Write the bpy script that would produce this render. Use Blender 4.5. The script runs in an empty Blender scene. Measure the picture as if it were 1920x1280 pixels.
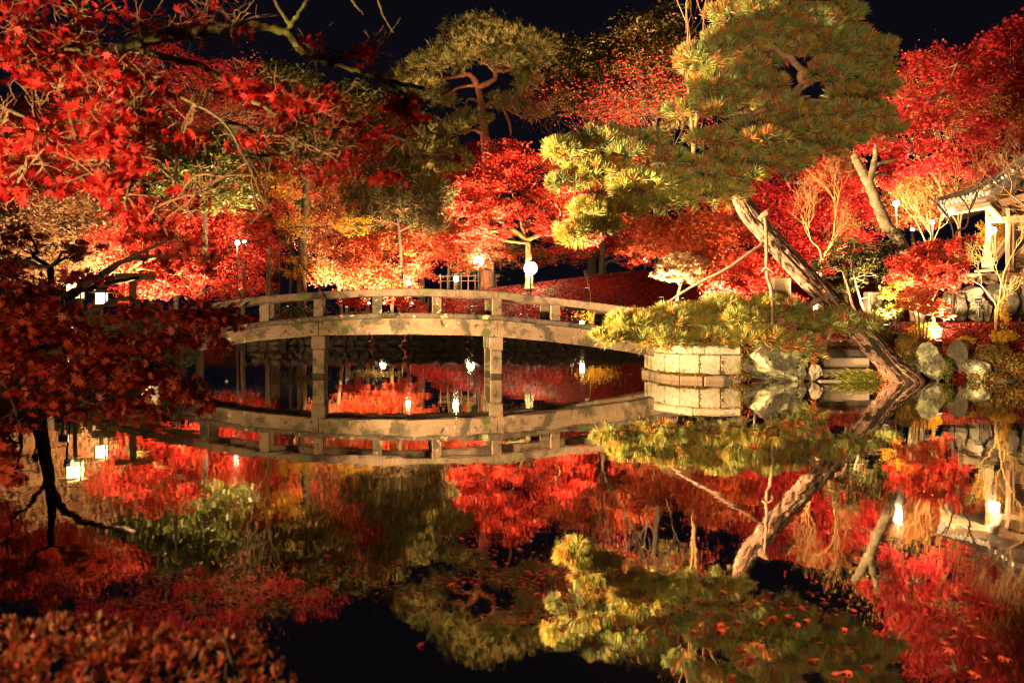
import bpy, math
import numpy as np
from mathutils import Vector, Matrix

sc = bpy.context.scene
# ------------------------------------------------------------------ camera, world, exposure
F, CX, YH, CAMZ = 1700.0, 960.0, 590.0, 1.5      # focal length in photo pixels, principal column, horizon row, eye height


def P(x, y, D):
    """photo pixel + real distance -> world point (camera at 0,0,CAMZ looking along +Y)"""
    return np.array([(x - CX) / F * D, D, CAMZ - (y - YH) / F * D])


cd = bpy.data.cameras.new("camera")
cam = bpy.data.objects.new("camera", cd)
sc.collection.objects.link(cam)
cam.location = (0, 0, CAMZ)
cam.rotation_euler = (math.radians(90), 0, 0)
cd.sensor_width = 36
cd.lens = 36 * F / 1920
cd.shift_y = -50 / 1920
cd.clip_start = 0.05
cd.clip_end = 2000
cd.dof.use_dof = True
cd.dof.focus_distance = 21.0
cd.dof.aperture_fstop = 3.4
sc.camera = cam

w = bpy.data.worlds.new("World")
sc.world = w
w.use_nodes = True
bg = w.node_tree.nodes["Background"]
bg.inputs[0].default_value = (0.0015, 0.0013, 0.0024, 1)     # moonless night sky
bg.inputs[1].default_value = 1.0

sc.view_settings.view_transform = 'Standard'
sc.view_settings.look = 'None'
sc.view_settings.exposure = 1.2
sc.view_settings.gamma = 1.0
sc.view_settings.use_curve_mapping = False
cy = sc.cycles
cy.use_denoising = True
try:
    cy.denoiser = 'OPENIMAGEDENOISE'
    cy.denoising_input_passes = 'RGB_ALBEDO_NORMAL'
except Exception:
    pass
cy.filter_width = 1.1
cy.max_bounces = 7
cy.diffuse_bounces = 3
cy.glossy_bounces = 3
cy.transmission_bounces = 3
cy.transparent_max_bounces = 4
cy.caustics_reflective = False
cy.caustics_refractive = False
cy.sample_clamp_indirect = 3.0
cy.use_light_tree = True

WARM = (1.0, 0.64, 0.29)
AMBER = (1.0, 0.62, 0.30)

# ------------------------------------------------------------------ helpers
COL = sc.collection


def sm(t):
    t = np.clip(t, 0, 1)
    return t * t * (3 - 2 * t)


def link(o, parent=None):
    COL.objects.link(o)
    if parent is not None:
        o.parent = parent
    return o


def empty(name, loc, label=None, cat=None, group=None):
    o = bpy.data.objects.new(name, None)
    o.empty_display_size = 0.2
    o.location = Vector([float(v) for v in loc])
    link(o)
    return tag(o, label, cat, group)


def tag(o, label=None, cat=None, group=None, kind=None):
    if label:
        o["label"] = label
    if cat:
        o["category"] = cat
    if group:
        o["group"] = group
    if kind:
        o["kind"] = kind
    return o


def raw_mesh(name, V, Fc, mat, smooth=False):
    """V (n,3); Fc a list of faces or an (k,m) int array"""
    me = bpy.data.meshes.new(name)
    V = np.asarray(V, dtype=np.float32)
    if isinstance(Fc, np.ndarray):
        k, m = Fc.shape
        me.vertices.add(len(V))
        me.vertices.foreach_set("co", V.ravel())
        me.loops.add(k * m)
        me.loops.foreach_set("vertex_index", Fc.astype(np.int32).ravel())
        me.polygons.add(k)
        me.polygons.foreach_set("loop_start", np.arange(0, k * m, m, dtype=np.int32))
        me.polygons.foreach_set("loop_total", np.full(k, m, dtype=np.int32))
        me.update(calc_edges=True)
    else:
        me.from_pydata(V.tolist(), [], Fc)
        me.update()
    if smooth:
        me.polygons.foreach_set("use_smooth", np.ones(len(me.polygons), dtype=bool))
    me.materials.append(mat)
    return me


def mobj(name, V, Fc, mat, parent=None, base=(0, 0, 0), smooth=False):
    """mesh object; verts given in world space, stored relative to base"""
    base = np.asarray(base, dtype=float)
    me = raw_mesh(name, np.asarray(V, dtype=float) - base, Fc, mat, smooth)
    o = bpy.data.objects.new(name, me)
    if parent is None:
        o.location = Vector(base.tolist())
    return link(o, parent)


class Buf:
    def __init__(s):
        s.V, s.F, s.n = [], [], 0

    def add(s, V, Fc):
        V = np.asarray(V, dtype=float)
        s.V.append(V)
        s.F += [[i + s.n for i in f] for f in Fc]
        s.n += len(V)

    def tube(s, pts, rad, sides=6, wob=0.0, rng=None):
        pts = np.asarray(pts, dtype=float)
        k = len(pts)
        rad = np.broadcast_to(np.asarray(rad, dtype=float), (k,))
        T = np.gradient(pts, axis=0)
        T /= np.linalg.norm(T, axis=1, keepdims=True) + 1e-9
        ref = np.array([0, 0, 1.0]) if abs(T[0][2]) < 0.9 else np.array([1.0, 0, 0])
        u = np.cross(ref, T[0]); u /= np.linalg.norm(u) + 1e-9
        a = np.arange(sides) / sides * 2 * math.pi
        ca, sa = np.cos(a)[:, None], np.sin(a)[:, None]
        rings = []
        for i in range(k):
            u = u - T[i] * np.dot(u, T[i]); u /= np.linalg.norm(u) + 1e-9
            v = np.cross(T[i], u)
            rr = rad[i]
            if wob and rng is not None:
                rr = rr * (1 + wob * rng.normal(size=(sides, 1)))
            rings.append(pts[i] + rr * (ca * u + sa * v))
        V = np.concatenate(rings)
        n0 = s.n
        for i in range(k - 1):
            for j in range(sides):
                j2 = (j + 1) % sides
                s.F.append([n0 + i * sides + j, n0 + i * sides + j2, n0 + (i + 1) * sides + j2, n0 + (i + 1) * sides + j])
        s.F.append([n0 + (k - 1) * sides + j for j in range(sides)])
        s.F.append([n0 + j for j in range(sides)][::-1])
        s.V.append(V); s.n += len(V)

    def box(s, c, size, rot=0.0, bev=0.0, tilt=None):
        """box centred at c; bevel by cutting the vertical and horizontal edges"""
        hx, hy, hz = [d / 2 for d in size]
        b = min(bev, hx * .8, hy * .8, hz * .8)
        if b <= 0:
            V = np.array([[x, y, z] for x in (-hx, hx) for y in (-hy, hy) for z in (-hz, hz)])
            Fc = [[0, 1, 3, 2], [4, 6, 7, 5], [0, 4, 5, 1], [2, 3, 7, 6], [0, 2, 6, 4], [1, 5, 7, 3]]
        else:
            V, Fc = bevel_box(hx, hy, hz, b)
        M = Matrix.Rotation(rot, 3, 'Z')
        if tilt is not None:
            M = M @ tilt
        V = V @ np.array(M).T + np.asarray(c, dtype=float)
        s.add(V, Fc)

    def out(s, name, mat, parent=None, base=(0, 0, 0), smooth=False):
        return mobj(name, np.concatenate(s.V), s.F, mat, parent, base, smooth)


def bevel_box(hx, hy, hz, b):
    H = (hx, hy, hz)
    V, idx = [], {}
    for sx in (-1, 1):
        for sy in (-1, 1):
            for sz in (-1, 1):
                s_ = (sx, sy, sz)
                for ax in range(3):
                    v = [s_[i] * (H[i] if i == ax else H[i] - b) for i in range(3)]
                    idx[(sx, sy, sz, ax)] = len(V); V.append(v)
    Fc = []
    for ax in range(3):
        o1, o2 = [i for i in range(3) if i != ax]
        for sg in (-1, 1):
            q = []
            for a1, a2 in ((-1, -1), (1, -1), (1, 1), (-1, 1)):
                k = [0, 0, 0]; k[ax] = sg; k[o1] = a1; k[o2] = a2
                q.append(idx[(k[0], k[1], k[2], ax)])
            if (sg > 0) == (ax == 1):
                q = q[::-1]
            Fc.append(q)
    for ax in range(3):                      # edge running along ax
        o1, o2 = [i for i in range(3) if i != ax]
        for a1 in (-1, 1):
            for a2 in (-1, 1):
                k0 = [0, 0, 0]; k0[ax] = -1; k0[o1] = a1; k0[o2] = a2
                k1 = list(k0); k1[ax] = 1
                q = [idx[(*k0, o1)], idx[(*k1, o1)], idx[(*k1, o2)], idx[(*k0, o2)]]
                Fc.append(q)
    for sx in (-1, 1):
        for sy in (-1, 1):
            for sz in (-1, 1):
                Fc.append([idx[(sx, sy, sz, a)] for a in range(3)])
    return np.array(V), Fc


def catmull(pts, n=6):
    pts = np.asarray(pts, dtype=float)
    if len(pts) < 3:
        t = np.linspace(0, 1, n + 1)[:, None]
        return pts[0] * (1 - t) + pts[-1] * t
    p = np.vstack([2 * pts[0] - pts[1], pts, 2 * pts[-1] - pts[-2]])
    out = []
    for i in range(1, len(p) - 2):
        for t in np.arange(n) / n:
            out.append(0.5 * (2 * p[i] + (p[i + 1] - p[i - 1]) * t + (2 * p[i - 1] - 5 * p[i] + 4 * p[i + 1] - p[i + 2]) * t * t
                              + (3 * p[i] - p[i - 1] - 3 * p[i + 1] + p[i + 2]) * t ** 3))
    out.append(p[-2])
    return np.array(out)


_perm = np.random.default_rng(7).random((32, 32, 32))


def vnoise(X, s=1.0):
    """value noise in 0..1 for points X (n,3)"""
    q = np.asarray(X, dtype=float) * s + 100.0
    i = np.floor(q).astype(int); f = q - i; f = f * f * (3 - 2 * f)
    r = 0
    for dx in (0, 1):
        for dy in (0, 1):
            for dz in (0, 1):
                wt = (f[:, 0] if dx else 1 - f[:, 0]) * (f[:, 1] if dy else 1 - f[:, 1]) * (f[:, 2] if dz else 1 - f[:, 2])
                r = r + wt * _perm[(i[:, 0] + dx) % 32, (i[:, 1] + dy) % 32, (i[:, 2] + dz) % 32]
    return r


def unit(v):
    return v / (np.linalg.norm(v, axis=-1, keepdims=True) + 1e-9)


# ------------------------------------------------------------------ materials
def new_mat(name):
    m = bpy.data.materials.new(name)
    m.use_nodes = True
    nt = m.node_tree
    nt.nodes.clear()
    out = nt.nodes.new("ShaderNodeOutputMaterial")
    return m, nt, out


def N(nt, typ, **kw):
    n = nt.nodes.new(typ)
    for k, v in kw.items():
        setattr(n, k, v)
    return n


def ramp(nt, stops, fac=None, const=False):
    r = N(nt, "ShaderNodeValToRGB")
    if const:
        r.color_ramp.interpolation = 'CONSTANT'
    e = r.color_ramp.elements
    while len(e) < len(stops):
        e.new(0.5)
    for k, (p, c) in enumerate(stops):
        e[k].position = p
        e[k].color = (*c, 1)
    if fac is not None:
        nt.links.new(fac, r.inputs[0])
    return r


def leaf_mat(name, cols, trans=0.45, rough=0.5, spec=0.25):
    m, nt, out = new_mat(name)
    g = N(nt, "ShaderNodeNewGeometry")
    n = len(cols)
    r = ramp(nt, [(i / max(1, n - 1) if n > 1 else 0, c) for i, c in enumerate(cols)], g.outputs["Random Per Island"])
    p = N(nt, "ShaderNodeBsdfPrincipled")
    p.inputs["Roughness"].default_value = rough
    p.inputs["Specular IOR Level"].default_value = spec
    t = N(nt, "ShaderNodeBsdfTranslucent")
    mx = N(nt, "ShaderNodeMixShader")
    mx.inputs[0].default_value = trans
    nt.links.new(r.outputs[0], p.inputs["Base Color"])
    nt.links.new(r.outputs[0], t.inputs[0])
    nt.links.new(p.outputs[0], mx.inputs[1])
    nt.links.new(t.outputs[0], mx.inputs[2])
    nt.links.new(mx.outputs[0], out.inputs[0])
    return m


def noise(nt, scale, detail=5, rough=0.6, coord=None, dist=0.0):
    n = N(nt, "ShaderNodeTexNoise")
    n.inputs["Scale"].default_value = scale
    n.inputs["Detail"].default_value = detail
    n.inputs["Roughness"].default_value = rough
    n.inputs["Distortion"].default_value = dist
    if coord is not None:
        nt.links.new(coord, n.inputs["Vector"])
    return n


def mixc(nt, fac, a, b):
    m = N(nt, "ShaderNodeMix", data_type='RGBA')
    if isinstance(fac, float):
        m.inputs["Factor"].default_value = fac
    else:
        nt.links.new(fac, m.inputs["Factor"])
    for sock, v in ((m.inputs["A"], a), (m.inputs["B"], b)):
        pass
    ia = [s for s in m.inputs if s.type == 'RGBA']
    for s, v in zip(ia, (a, b)):
        if isinstance(v, tuple):
            s.default_value = (*v, 1)
        else:
            nt.links.new(v, s)
    return [s for s in m.outputs if s.type == 'RGBA'][0]


def surf_mat(name, stops, scale=3.0, bump=0.3, rough=0.85, fine=40.0, patches=(), stretch=None, bumpscale=None):
    """mottled mineral / wood surface: noise ramp, extra patches of other colour (lichen, moss, wear) and bump"""
    m, nt, out = new_mat(name)
    tc = N(nt, "ShaderNodeTexCoord")
    co = tc.outputs["Object"]
    if stretch:
        mp = N(nt, "ShaderNodeMapping")
        mp.inputs["Scale"].default_value = stretch
        nt.links.new(co, mp.inputs[0])
        co = mp.outputs[0]
    n1 = noise(nt, scale, 6, 0.65, co)
    r = ramp(nt, stops, n1.outputs[0])
    col = r.outputs[0]
    nf = noise(nt, fine, 3, 0.6, co)
    rf = ramp(nt, [(0.3, (0.55, 0.55, 0.55)), (0.7, (1.15, 1.15, 1.15))], nf.outputs[0])
    mu = N(nt, "ShaderNodeMix", data_type='RGBA', blend_type='MULTIPLY')
    mu.inputs["Factor"].default_value = 0.8
    ia = [s for s in mu.inputs if s.type == 'RGBA']
    nt.links.new(col, ia[0]); nt.links.new(rf.outputs[0], ia[1])
    col = [s for s in mu.outputs if s.type == 'RGBA'][0]
    for (pc, ps, lo, hi) in patches:
        pn = noise(nt, ps, 5, 0.6, tc.outputs["Object"], 0.4)
        pr = ramp(nt, [(lo, (0, 0, 0)), (hi, (1, 1, 1))], pn.outputs[0])
        col = mixc(nt, pr.outputs[0], col, pc)
    p = N(nt, "ShaderNodeBsdfPrincipled")
    p.inputs["Roughness"].default_value = rough
    p.inputs["Specular IOR Level"].default_value = 0.25
    nt.links.new(col, p.inputs["Base Color"])
    if bump:
        b = N(nt, "ShaderNodeBump")
        b.inputs["Strength"].default_value = bump
        b.inputs["Distance"].default_value = 0.03
        bn = noise(nt, bumpscale or fine * .6, 6, 0.65, co)
        nt.links.new(bn.outputs[0], b.inputs["Height"])
        nt.links.new(b.outputs[0], p.inputs["Normal"])
    nt.links.new(p.outputs[0], out.inputs[0])
    return m


def emit_mat(name, col, s):
    m, nt, out = new_mat(name)
    e = N(nt, "ShaderNodeEmission")
    e.inputs[0].default_value = (*col, 1)
    e.inputs[1].default_value = s
    nt.links.new(e.outputs[0], out.inputs[0])
    return m


M = {}
M['red'] = leaf_mat('red_maple_leaf', [(.24, .008, .012), (.46, .018, .02), (.58, .04, .03), (.60, .09, .045), (.50, .02, .02), (.62, .19, .08)])  # pale orange stops stand in for overexposed leaf highlights
M['crimson'] = leaf_mat('crimson_maple_leaf', [(.18, .006, .012), (.38, .012, .018), (.50, .022, .03), (.56, .06, .05), (.40, .014, .02)])
M['redorange'] = leaf_mat('red_orange_leaf', [(.46, .02, .018), (.60, .06, .035), (.64, .15, .06), (.65, .28, .10), (.60, .05, .03), (.64, .20, .06)])
M['peach'] = leaf_mat('orange_overlit_leaf', [(.52, .05, .02), (.62, .16, .05), (.64, .30, .12), (.62, .42, .22), (.55, .10, .04)])  # orange leaves, paled so overexposure near the lamps is in the colour
M['cream'] = leaf_mat('overlit_cream_leaf', [(.62, .30, .12), (.68, .48, .26), (.70, .55, .34), (.60, .20, .08)])  # overexposed lamp light on the leaves is put into this colour
M['yellow'] = leaf_mat('yellow_leaf', [(.50, .25, .02), (.58, .36, .04), (.45, .32, .04), (.55, .18, .02)])
M['green'] = leaf_mat('evergreen_leaf', [(.06, .08, .02), (.11, .13, .03), (.16, .165, .045), (.20, .18, .06)], .35, .35, .5)
M['olive'] = leaf_mat('olive_leaf', [(.08, .07, .02), (.13, .105, .03), (.18, .13, .04), (.21, .12, .035)], .35, .4, .4)
M['darkgreen'] = leaf_mat('dark_shrub_leaf', [(.025, .035, .01), (.05, .055, .014), (.08, .06, .016)], .3)
M['needle'] = leaf_mat('pine_needle', [(.10, .16, .06), (.15, .23, .08), (.22, .28, .08), (.28, .29, .06), (.17, .24, .10), (.42, .22, .045), (.46, .15, .05), (.22, .10, .05), (.13, .20, .08)], .3, .45, .3)
M['needle_lit'] = leaf_mat('lit_pine_needle', [(.18, .24, .07), (.24, .30, .08), (.36, .34, .08), (.46, .33, .06), (.20, .27, .09), (.50, .24, .045), (.40, .36, .10)], .3, .45, .3)  # brighter, yellower copy of needle; floodlight on the left pads painted in
M['needle_far'] = leaf_mat('far_pine_needle', [(.15, .17, .055), (.22, .22, .07), (.28, .24, .07), (.30, .18, .055)], .3, .5, .2)
M['needle_dark'] = leaf_mat('dark_pine_needle', [(.06, .06, .02), (.09, .08, .03), (.13, .09, .03)], .3, .5, .2)
M['azalea'] = leaf_mat('azalea_leaf', [(.18, .05, .02), (.28, .08, .03), (.38, .16, .06), (.20, .09, .03), (.46, .03, .03), (.36, .20, .09), (.28, .05, .02)], .35, .45, .3)
M['nearred'] = leaf_mat('near_maple_leaf', [(.30, .007, .012), (.50, .014, .018), (.60, .03, .028), (.58, .07, .035), (.42, .010, .014)], .5)
M['darkmaple'] = leaf_mat('shaded_maple_leaf', [(.20, .012, .010), (.30, .022, .012), (.38, .06, .02), (.26, .014, .010)], .4)  # leaf colour darkened for foliage standing out of the light
M['shrub'] = leaf_mat('clipped_shrub_leaf', [(.07, .075, .02), (.11, .105, .025), (.16, .12, .03), (.26, .15, .03), (.32, .06, .02)], .3)
M['grass'] = leaf_mat('grass_blade', [(.10, .16, .02), (.16, .20, .03), (.26, .24, .04), (.36, .26, .04)], .4)
M['litter_dark'] = leaf_mat('shaded_fallen_leaf', [(.05, .004, .005), (.10, .006, .007), (.17, .010, .009), (.13, .025, .012), (.07, .02, .01)], .2)  # darker copy of litter; dimness of the mound is put into the colour
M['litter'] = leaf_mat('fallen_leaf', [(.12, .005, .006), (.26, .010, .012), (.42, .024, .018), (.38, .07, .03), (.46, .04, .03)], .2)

M['granite'] = surf_mat('weathered_granite', [(.25, (0.152, 0.107, 0.073)), (.5, (0.256, 0.179, 0.120)), (.75, (0.320, 0.228, 0.156))], 2.2, .35, .9, 34,
                        [((.075, .062, .042), 1.5, .50, .58), ((.07, .085, .03), 1.1, .54, .60), ((.38, .36, .24), 5.5, .64, .68), ((.03, .028, .022), 7, .60, .68)])
M['granite_rail'] = surf_mat('rail_granite', [(.25, (0.120, 0.084, 0.058)), (.5, (0.207, 0.145, 0.104)), (.8, (0.276, 0.198, 0.138))], 3.0, .35, .9, 40,
                             [((.06, .042, .038), 2.2, .50, .62), ((.10, .115, .045), 1.6, .55, .64)], stretch=(1, 1, .35))
M['granite_edge'] = surf_mat('mossy_granite_edge', [(.25, (.055, .042, .032)), (.5, (.11, .085, .066)), (.8, (.18, .145, .11))], 4.0, .5, .95, 36,
                             [((.36, .35, .22), 3.0, .60, .63), ((.06, .085, .025), 1.2, .52, .60), ((.03, .022, .02), 2.5, .54, .62)])
M['pier'] = surf_mat('pier_granite', [(.25, (0.145, 0.101, 0.067)), (.5, (0.230, 0.164, 0.110)), (.8, (0.289, 0.209, 0.145))], 3, .4, .9, 40,
                     [((.05, .05, .03), 2.0, .53, .63)])
M['block'] = surf_mat('cut_stone_block', [(.25, (0.227, 0.191, 0.141)), (.5, (0.336, 0.282, 0.212)), (.8, (0.403, 0.344, 0.261))], 2.6, .8, .95, 15,
                      [((.14, .115, .07), 2.6, .55, .63), ((.16, .17, .06), 1.5, .55, .64), ((.09, .075, .05), 6, .62, .68)])
M['boulder'] = surf_mat('lichen_boulder', [(.25, (.13, .12, .085)), (.5, (.25, .23, .165)), (.8, (.34, .29, .20))], 2.0, .7, .95, 16,
                        [((.44, .47, .27), 4.6, .49, .57), ((.08, .075, .035), 3.4, .57, .66), ((.40, .27, .17), 1.7, .57, .64), ((.06, .05, .03), 9, .60, .64)])
M['rock'] = surf_mat('dark_rock', [(.25, (.07, .06, .045)), (.5, (.14, .12, .09)), (.8, (.22, .185, .14))], 2.0, .6, .95, 18,
                     [((.13, .12, .06), 3.0, .58, .68)])
M['rock_dark'] = surf_mat('darker_rock', [(.25, (.018, .016, .012)), (.5, (.04, .035, .026)), (.8, (.075, .06, .045))], 2.5, .6, .7, 18)
M['step'] = surf_mat('step_stone', [(.25, (.30, 0.242, 0.186)), (.5, (.42, 0.344, 0.270)), (.8, (.48, 0.400, 0.326))], 3, .4, .9, 36)
M['bark'] = surf_mat('maple_bark', [(.25, (.05, .035, .02)), (.5, (.10, .07, .045)), (.8, (.17, .12, .075))], 4, .6, .95, 22,
                     [((.12, .12, .05), 2.5, .56, .66)], stretch=(1, 1, .4))
M['bark_dark'] = surf_mat('dark_bark', [(.25, (.02, .014, .01)), (.6, (.05, .034, .022)), (.85, (.08, .055, .035))], 4, .6, .95, 22, stretch=(1, 1, .4))
M['bark_moss'] = surf_mat('mossy_bark', [(.25, (.08, .055, .03)), (.5, (.17, .115, .06)), (.8, (.24, .18, .09))], 9, .8, .95, 60,
                          [((.17, .18, .045), 5, .47, .58), ((.36, .34, .17), 11, .62, .68)])
M['bark_pale'] = surf_mat('lichened_bark', [(.25, (.13, .10, .065)), (.5, (.24, .19, .12)), (.8, (.30, .24, .16))], 5, .6, .95, 30,
                          [((.42, .42, .27), 6, .60, .64), ((.08, .07, .04), 4, .6, .7)], stretch=(1, 1, .6))
M['bark_red'] = surf_mat('red_pine_bark', [(.25, (.17, .06, .03)), (.5, (.30, .12, .06)), (.8, (.38, .18, .10))], 4, .7, .95, 18, stretch=(1, 1, .5))
M['bark_pine'] = surf_mat('pine_plate_bark', [(.25, (.16, .085, .06)), (.5, (.30, .17, .125)), (.8, (.38, .26, .20))], 5, .6, .95, 26,
                          [((.42, .38, .24), 5, .60, .66), ((.10, .07, .05), 7, .58, .68)])
M['twig'] = surf_mat('bare_twig', [(.3, (.20, .115, .055)), (.7, (.32, .19, .09))], 6, 0, .9, 30)
M['twig_lit'] = surf_mat('lit_twig', [(.3, (.30, .19, .07)), (.7, (.44, .30, .12))], 6, 0, .9, 30)  # lighter copy of twig; lamp light on the twigs is put into the colour
M['wood'] = surf_mat('weathered_timber', [(.25, (.24, .13, .075)), (.5, (.36, .22, .13)), (.8, (.44, .29, .18))], 3, .3, .8, 20, stretch=(1, 1, .25))
M['wood_pale'] = surf_mat('pale_timber', [(.25, (.40, .29, .19)), (.5, (.52, .40, .28)), (.8, (.60, .48, .35))], 3, .2, .8, 20, stretch=(.3, 1, 1))
M['wood_dark'] = surf_mat('dark_timber', [(.25, (.035, .02, .012)), (.6, (.07, .042, .025))], 3, .3, .8, 20)
M['tile'] = surf_mat('grey_roof_tile', [(.25, (.05, .048, .045)), (.6, (.10, .095, .09)), (.85, (.14, .13, .12))], 5, .2, .5, 30)
M['white'] = surf_mat('white_plaster', [(.25, (.58, .54, .47)), (.7, (.74, .70, .62))], 3, .1, .8, 30)
M['bamboo'] = surf_mat('pale_bamboo', [(.25, (.55, .45, .25)), (.7, (.70, .60, .38))], 3, .05, .5, 20)
M['metal'] = surf_mat('black_metal', [(.3, (.02, .02, .02)), (.7, (.035, .034, .03))], 8, .1, .5, 40)
M['plaster'] = surf_mat('ochre_wall', [(.25, (.24, .18, .10)), (.7, (.36, .28, .17))], 1.5, .1, .9, 20)
M['lamp'] = emit_mat('lamp_glow', (1, .78, .45), 90)
M['lamp_soft'] = emit_mat('lantern_paper', (1, .70, .20), 9)
M['lamp_small'] = emit_mat('small_lamp_glow', (1, .80, .50), 60)
M['lens'] = emit_mat('flood_lens', (1, .75, .42), 1.2)


def ground_mat():
    m, nt, out = new_mat('leaf_strewn_earth')
    g = N(nt, "ShaderNodeNewGeometry")
    co = g.outputs["Position"]
    n1 = noise(nt, 1.2, 6, .7, co)
    earth = ramp(nt, [(.3, (.02, .014, .008)), (.55, (.05, .034, .018)), (.75, (.045, .05, .016))], n1.outputs[0])
    v = N(nt, "ShaderNodeTexVoronoi")
    v.inputs["Scale"].default_value = 13
    nt.links.new(co, v.inputs["Vector"])
    lv = ramp(nt, [(0, (.05, .004, .004)), (.4, (.10, .006, .007)), (.7, (.17, .011, .009)), (1, (.10, .025, .012))], None)
    sx = N(nt, "ShaderNodeSeparateColor")
    nt.links.new(v.outputs["Color"], sx.inputs[0]); nt.links.new(sx.outputs[0], lv.inputs[0])
    n2 = noise(nt, .55, 4, .6, co)
    f = ramp(nt, [(.36, (0, 0, 0)), (.50, (1, 1, 1))], n2.outputs[0])
    col = mixc(nt, f.outputs[0], earth.outputs[0], lv.outputs[0])
    p = N(nt, "ShaderNodeBsdfPrincipled")
    p.inputs["Roughness"].default_value = .9
    p.inputs["Specular IOR Level"].default_value = .1
    nt.links.new(col, p.inputs["Base Color"])
    b = N(nt, "ShaderNodeBump")
    b.inputs["Strength"].default_value = .7
    b.inputs["Distance"].default_value = .04
    nt.links.new(v.outputs["Distance"], b.inputs["Height"])
    nt.links.new(b.outputs[0], p.inputs["Normal"])
    nt.links.new(p.outputs[0], out.inputs[0])
    return m


def water_mat():
    m, nt, out = new_mat('still_pond_water')
    g = N(nt, "ShaderNodeNewGeometry")
    mp = N(nt, "ShaderNodeMapping")
    mp.inputs["Scale"].default_value = (1.0, .55, 1)
    nt.links.new(g.outputs["Position"], mp.inputs[0])
    n1 = noise(nt, 1.6, 2, .5, mp.outputs[0])
    n2 = noise(nt, 9.0, 2, .5, mp.outputs[0])
    ad = N(nt, "ShaderNodeMath", operation='MULTIPLY_ADD')
    nt.links.new(n2.outputs[0], ad.inputs[0]); ad.inputs[1].default_value = .12
    nt.links.new(n1.outputs[0], ad.inputs[2])
    b = N(nt, "ShaderNodeBump")
    b.inputs["Strength"].default_value = .10
    b.inputs["Distance"].default_value = .022
    nt.links.new(ad.outputs[0], b.inputs["Height"])
    gl = N(nt, "ShaderNodeBsdfGlossy")
    gl.inputs["Color"].default_value = (.93, .90, .86, 1)
    gl.inputs["Roughness"].default_value = .024
    df = N(nt, "ShaderNodeBsdfDiffuse")
    df.inputs[0].default_value = (.004, .004, .003, 1)
    fr = N(nt, "ShaderNodeFresnel")
    fr.inputs["IOR"].default_value = 2.6
    mr = N(nt, "ShaderNodeMapRange")
    mr.inputs["From Min"].default_value = .0; mr.inputs["From Max"].default_value = .6
    mr.inputs["To Min"].default_value = .22; mr.inputs["To Max"].default_value = .88
    nt.links.new(fr.outputs[0], mr.inputs[0])
    mx = N(nt, "ShaderNodeMixShader")
    nt.links.new(mr.outputs[0], mx.inputs[0])
    nt.links.new(df.outputs[0], mx.inputs[1]); nt.links.new(gl.outputs[0], mx.inputs[2])
    nt.links.new(b.outputs[0], gl.inputs["Normal"])
    nt.links.new(mx.outputs[0], out.inputs[0])
    return m


M['ground'] = ground_mat()
M['water'] = water_mat()

# ------------------------------------------------------------------ terrain and water


def ground(X, Y):
    X = np.asarray(X, dtype=float); Y = np.asarray(Y, dtype=float)
    xl = np.interp(Y, [-10, 2, 5, 9, 14, 17, 22, 24, 30, 44], [-3.4, -3.0, -4.3, -6.4, -7.2, -7.9, -8.0, -8.6, -11, -16.5])
    r = np.minimum(np.minimum(X - np.maximum(3.3, .146 * Y), Y - 20.8), .863 * (X - 3.62) + .506 * (Y - 22.9))
    l = xl - X
    far = Y - 44.2
    near = 1.1 - Y
    sd = np.maximum(np.maximum(r, l), np.maximum(far, near))
    z = np.where(sd < 0, np.maximum(-1.0, sd * 1.6), .22 * sm(sd / .35))
    wr = sm(r / .4)
    stepz = .50 * sm((Y - 20.8) / .5) * (1 - sm((X - 6.9) / .5)) + sm((X - 6.9) / .5) * .42 * np.clip(Y - 20.9, 0, 2.4)
    late = .58 * sm((Y - 23.0) / 3.0) * (1 - sm((X - 6.9) / .5))
    z = z + wr * (stepz + late) * (1 - sm((Y - 38.0) / 7.0))
    z = z + sm(l / 2.5) * .35 * (sd >= 0) * (far < 0)
    H = np.interp(X, [-40, -7, -3, 1, 6.7, 40], [1.1, 1.2, 2.5, 3.0, 3.7, 3.2])
    z = z + H * sm((Y - 45.2) / 6.5)
    return z


def gz(x, y):
    return float(ground(np.array([x]), np.array([y]))[0])


gx = np.unique(np.concatenate([np.arange(-16, 16.01, .2), np.arange(-60, 60, 1.5), np.linspace(-900, 900, 25)]))
gy = np.unique(np.concatenate([np.arange(-1, 3, .25), np.arange(3, 19, .5), np.arange(19, 27, .15), np.arange(27, 58, .5), np.arange(58, 100, 4), np.linspace(-300, 1500, 28)]))
GX, GY = np.meshgrid(gx, gy)
GZ = ground(GX, GY)
GZ = GZ + np.where(GZ > .2, (vnoise(np.stack([GX.ravel(), GY.ravel(), 0 * GX.ravel()], 1), .9).reshape(GX.shape) - .5) * .12, 0)
V = np.stack([GX.ravel(), GY.ravel(), GZ.ravel()], 1)
nx, ny = len(gx), len(gy)
ii = np.arange(nx * ny).reshape(ny, nx)
Fq = np.stack([ii[:-1, :-1].ravel(), ii[:-1, 1:].ravel(), ii[1:, 1:].ravel(), ii[1:, :-1].ravel()], 1)
tag(mobj('ground', V, Fq, M['ground'], smooth=True), kind='structure')
tag(mobj('pond_water', [[-60, -2, 0], [60, -2, 0], [60, 47, 0], [-60, 47, 0]], [[0, 1, 2, 3]], M['water']), kind='structure')

# ------------------------------------------------------------------ leaf templates


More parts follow.
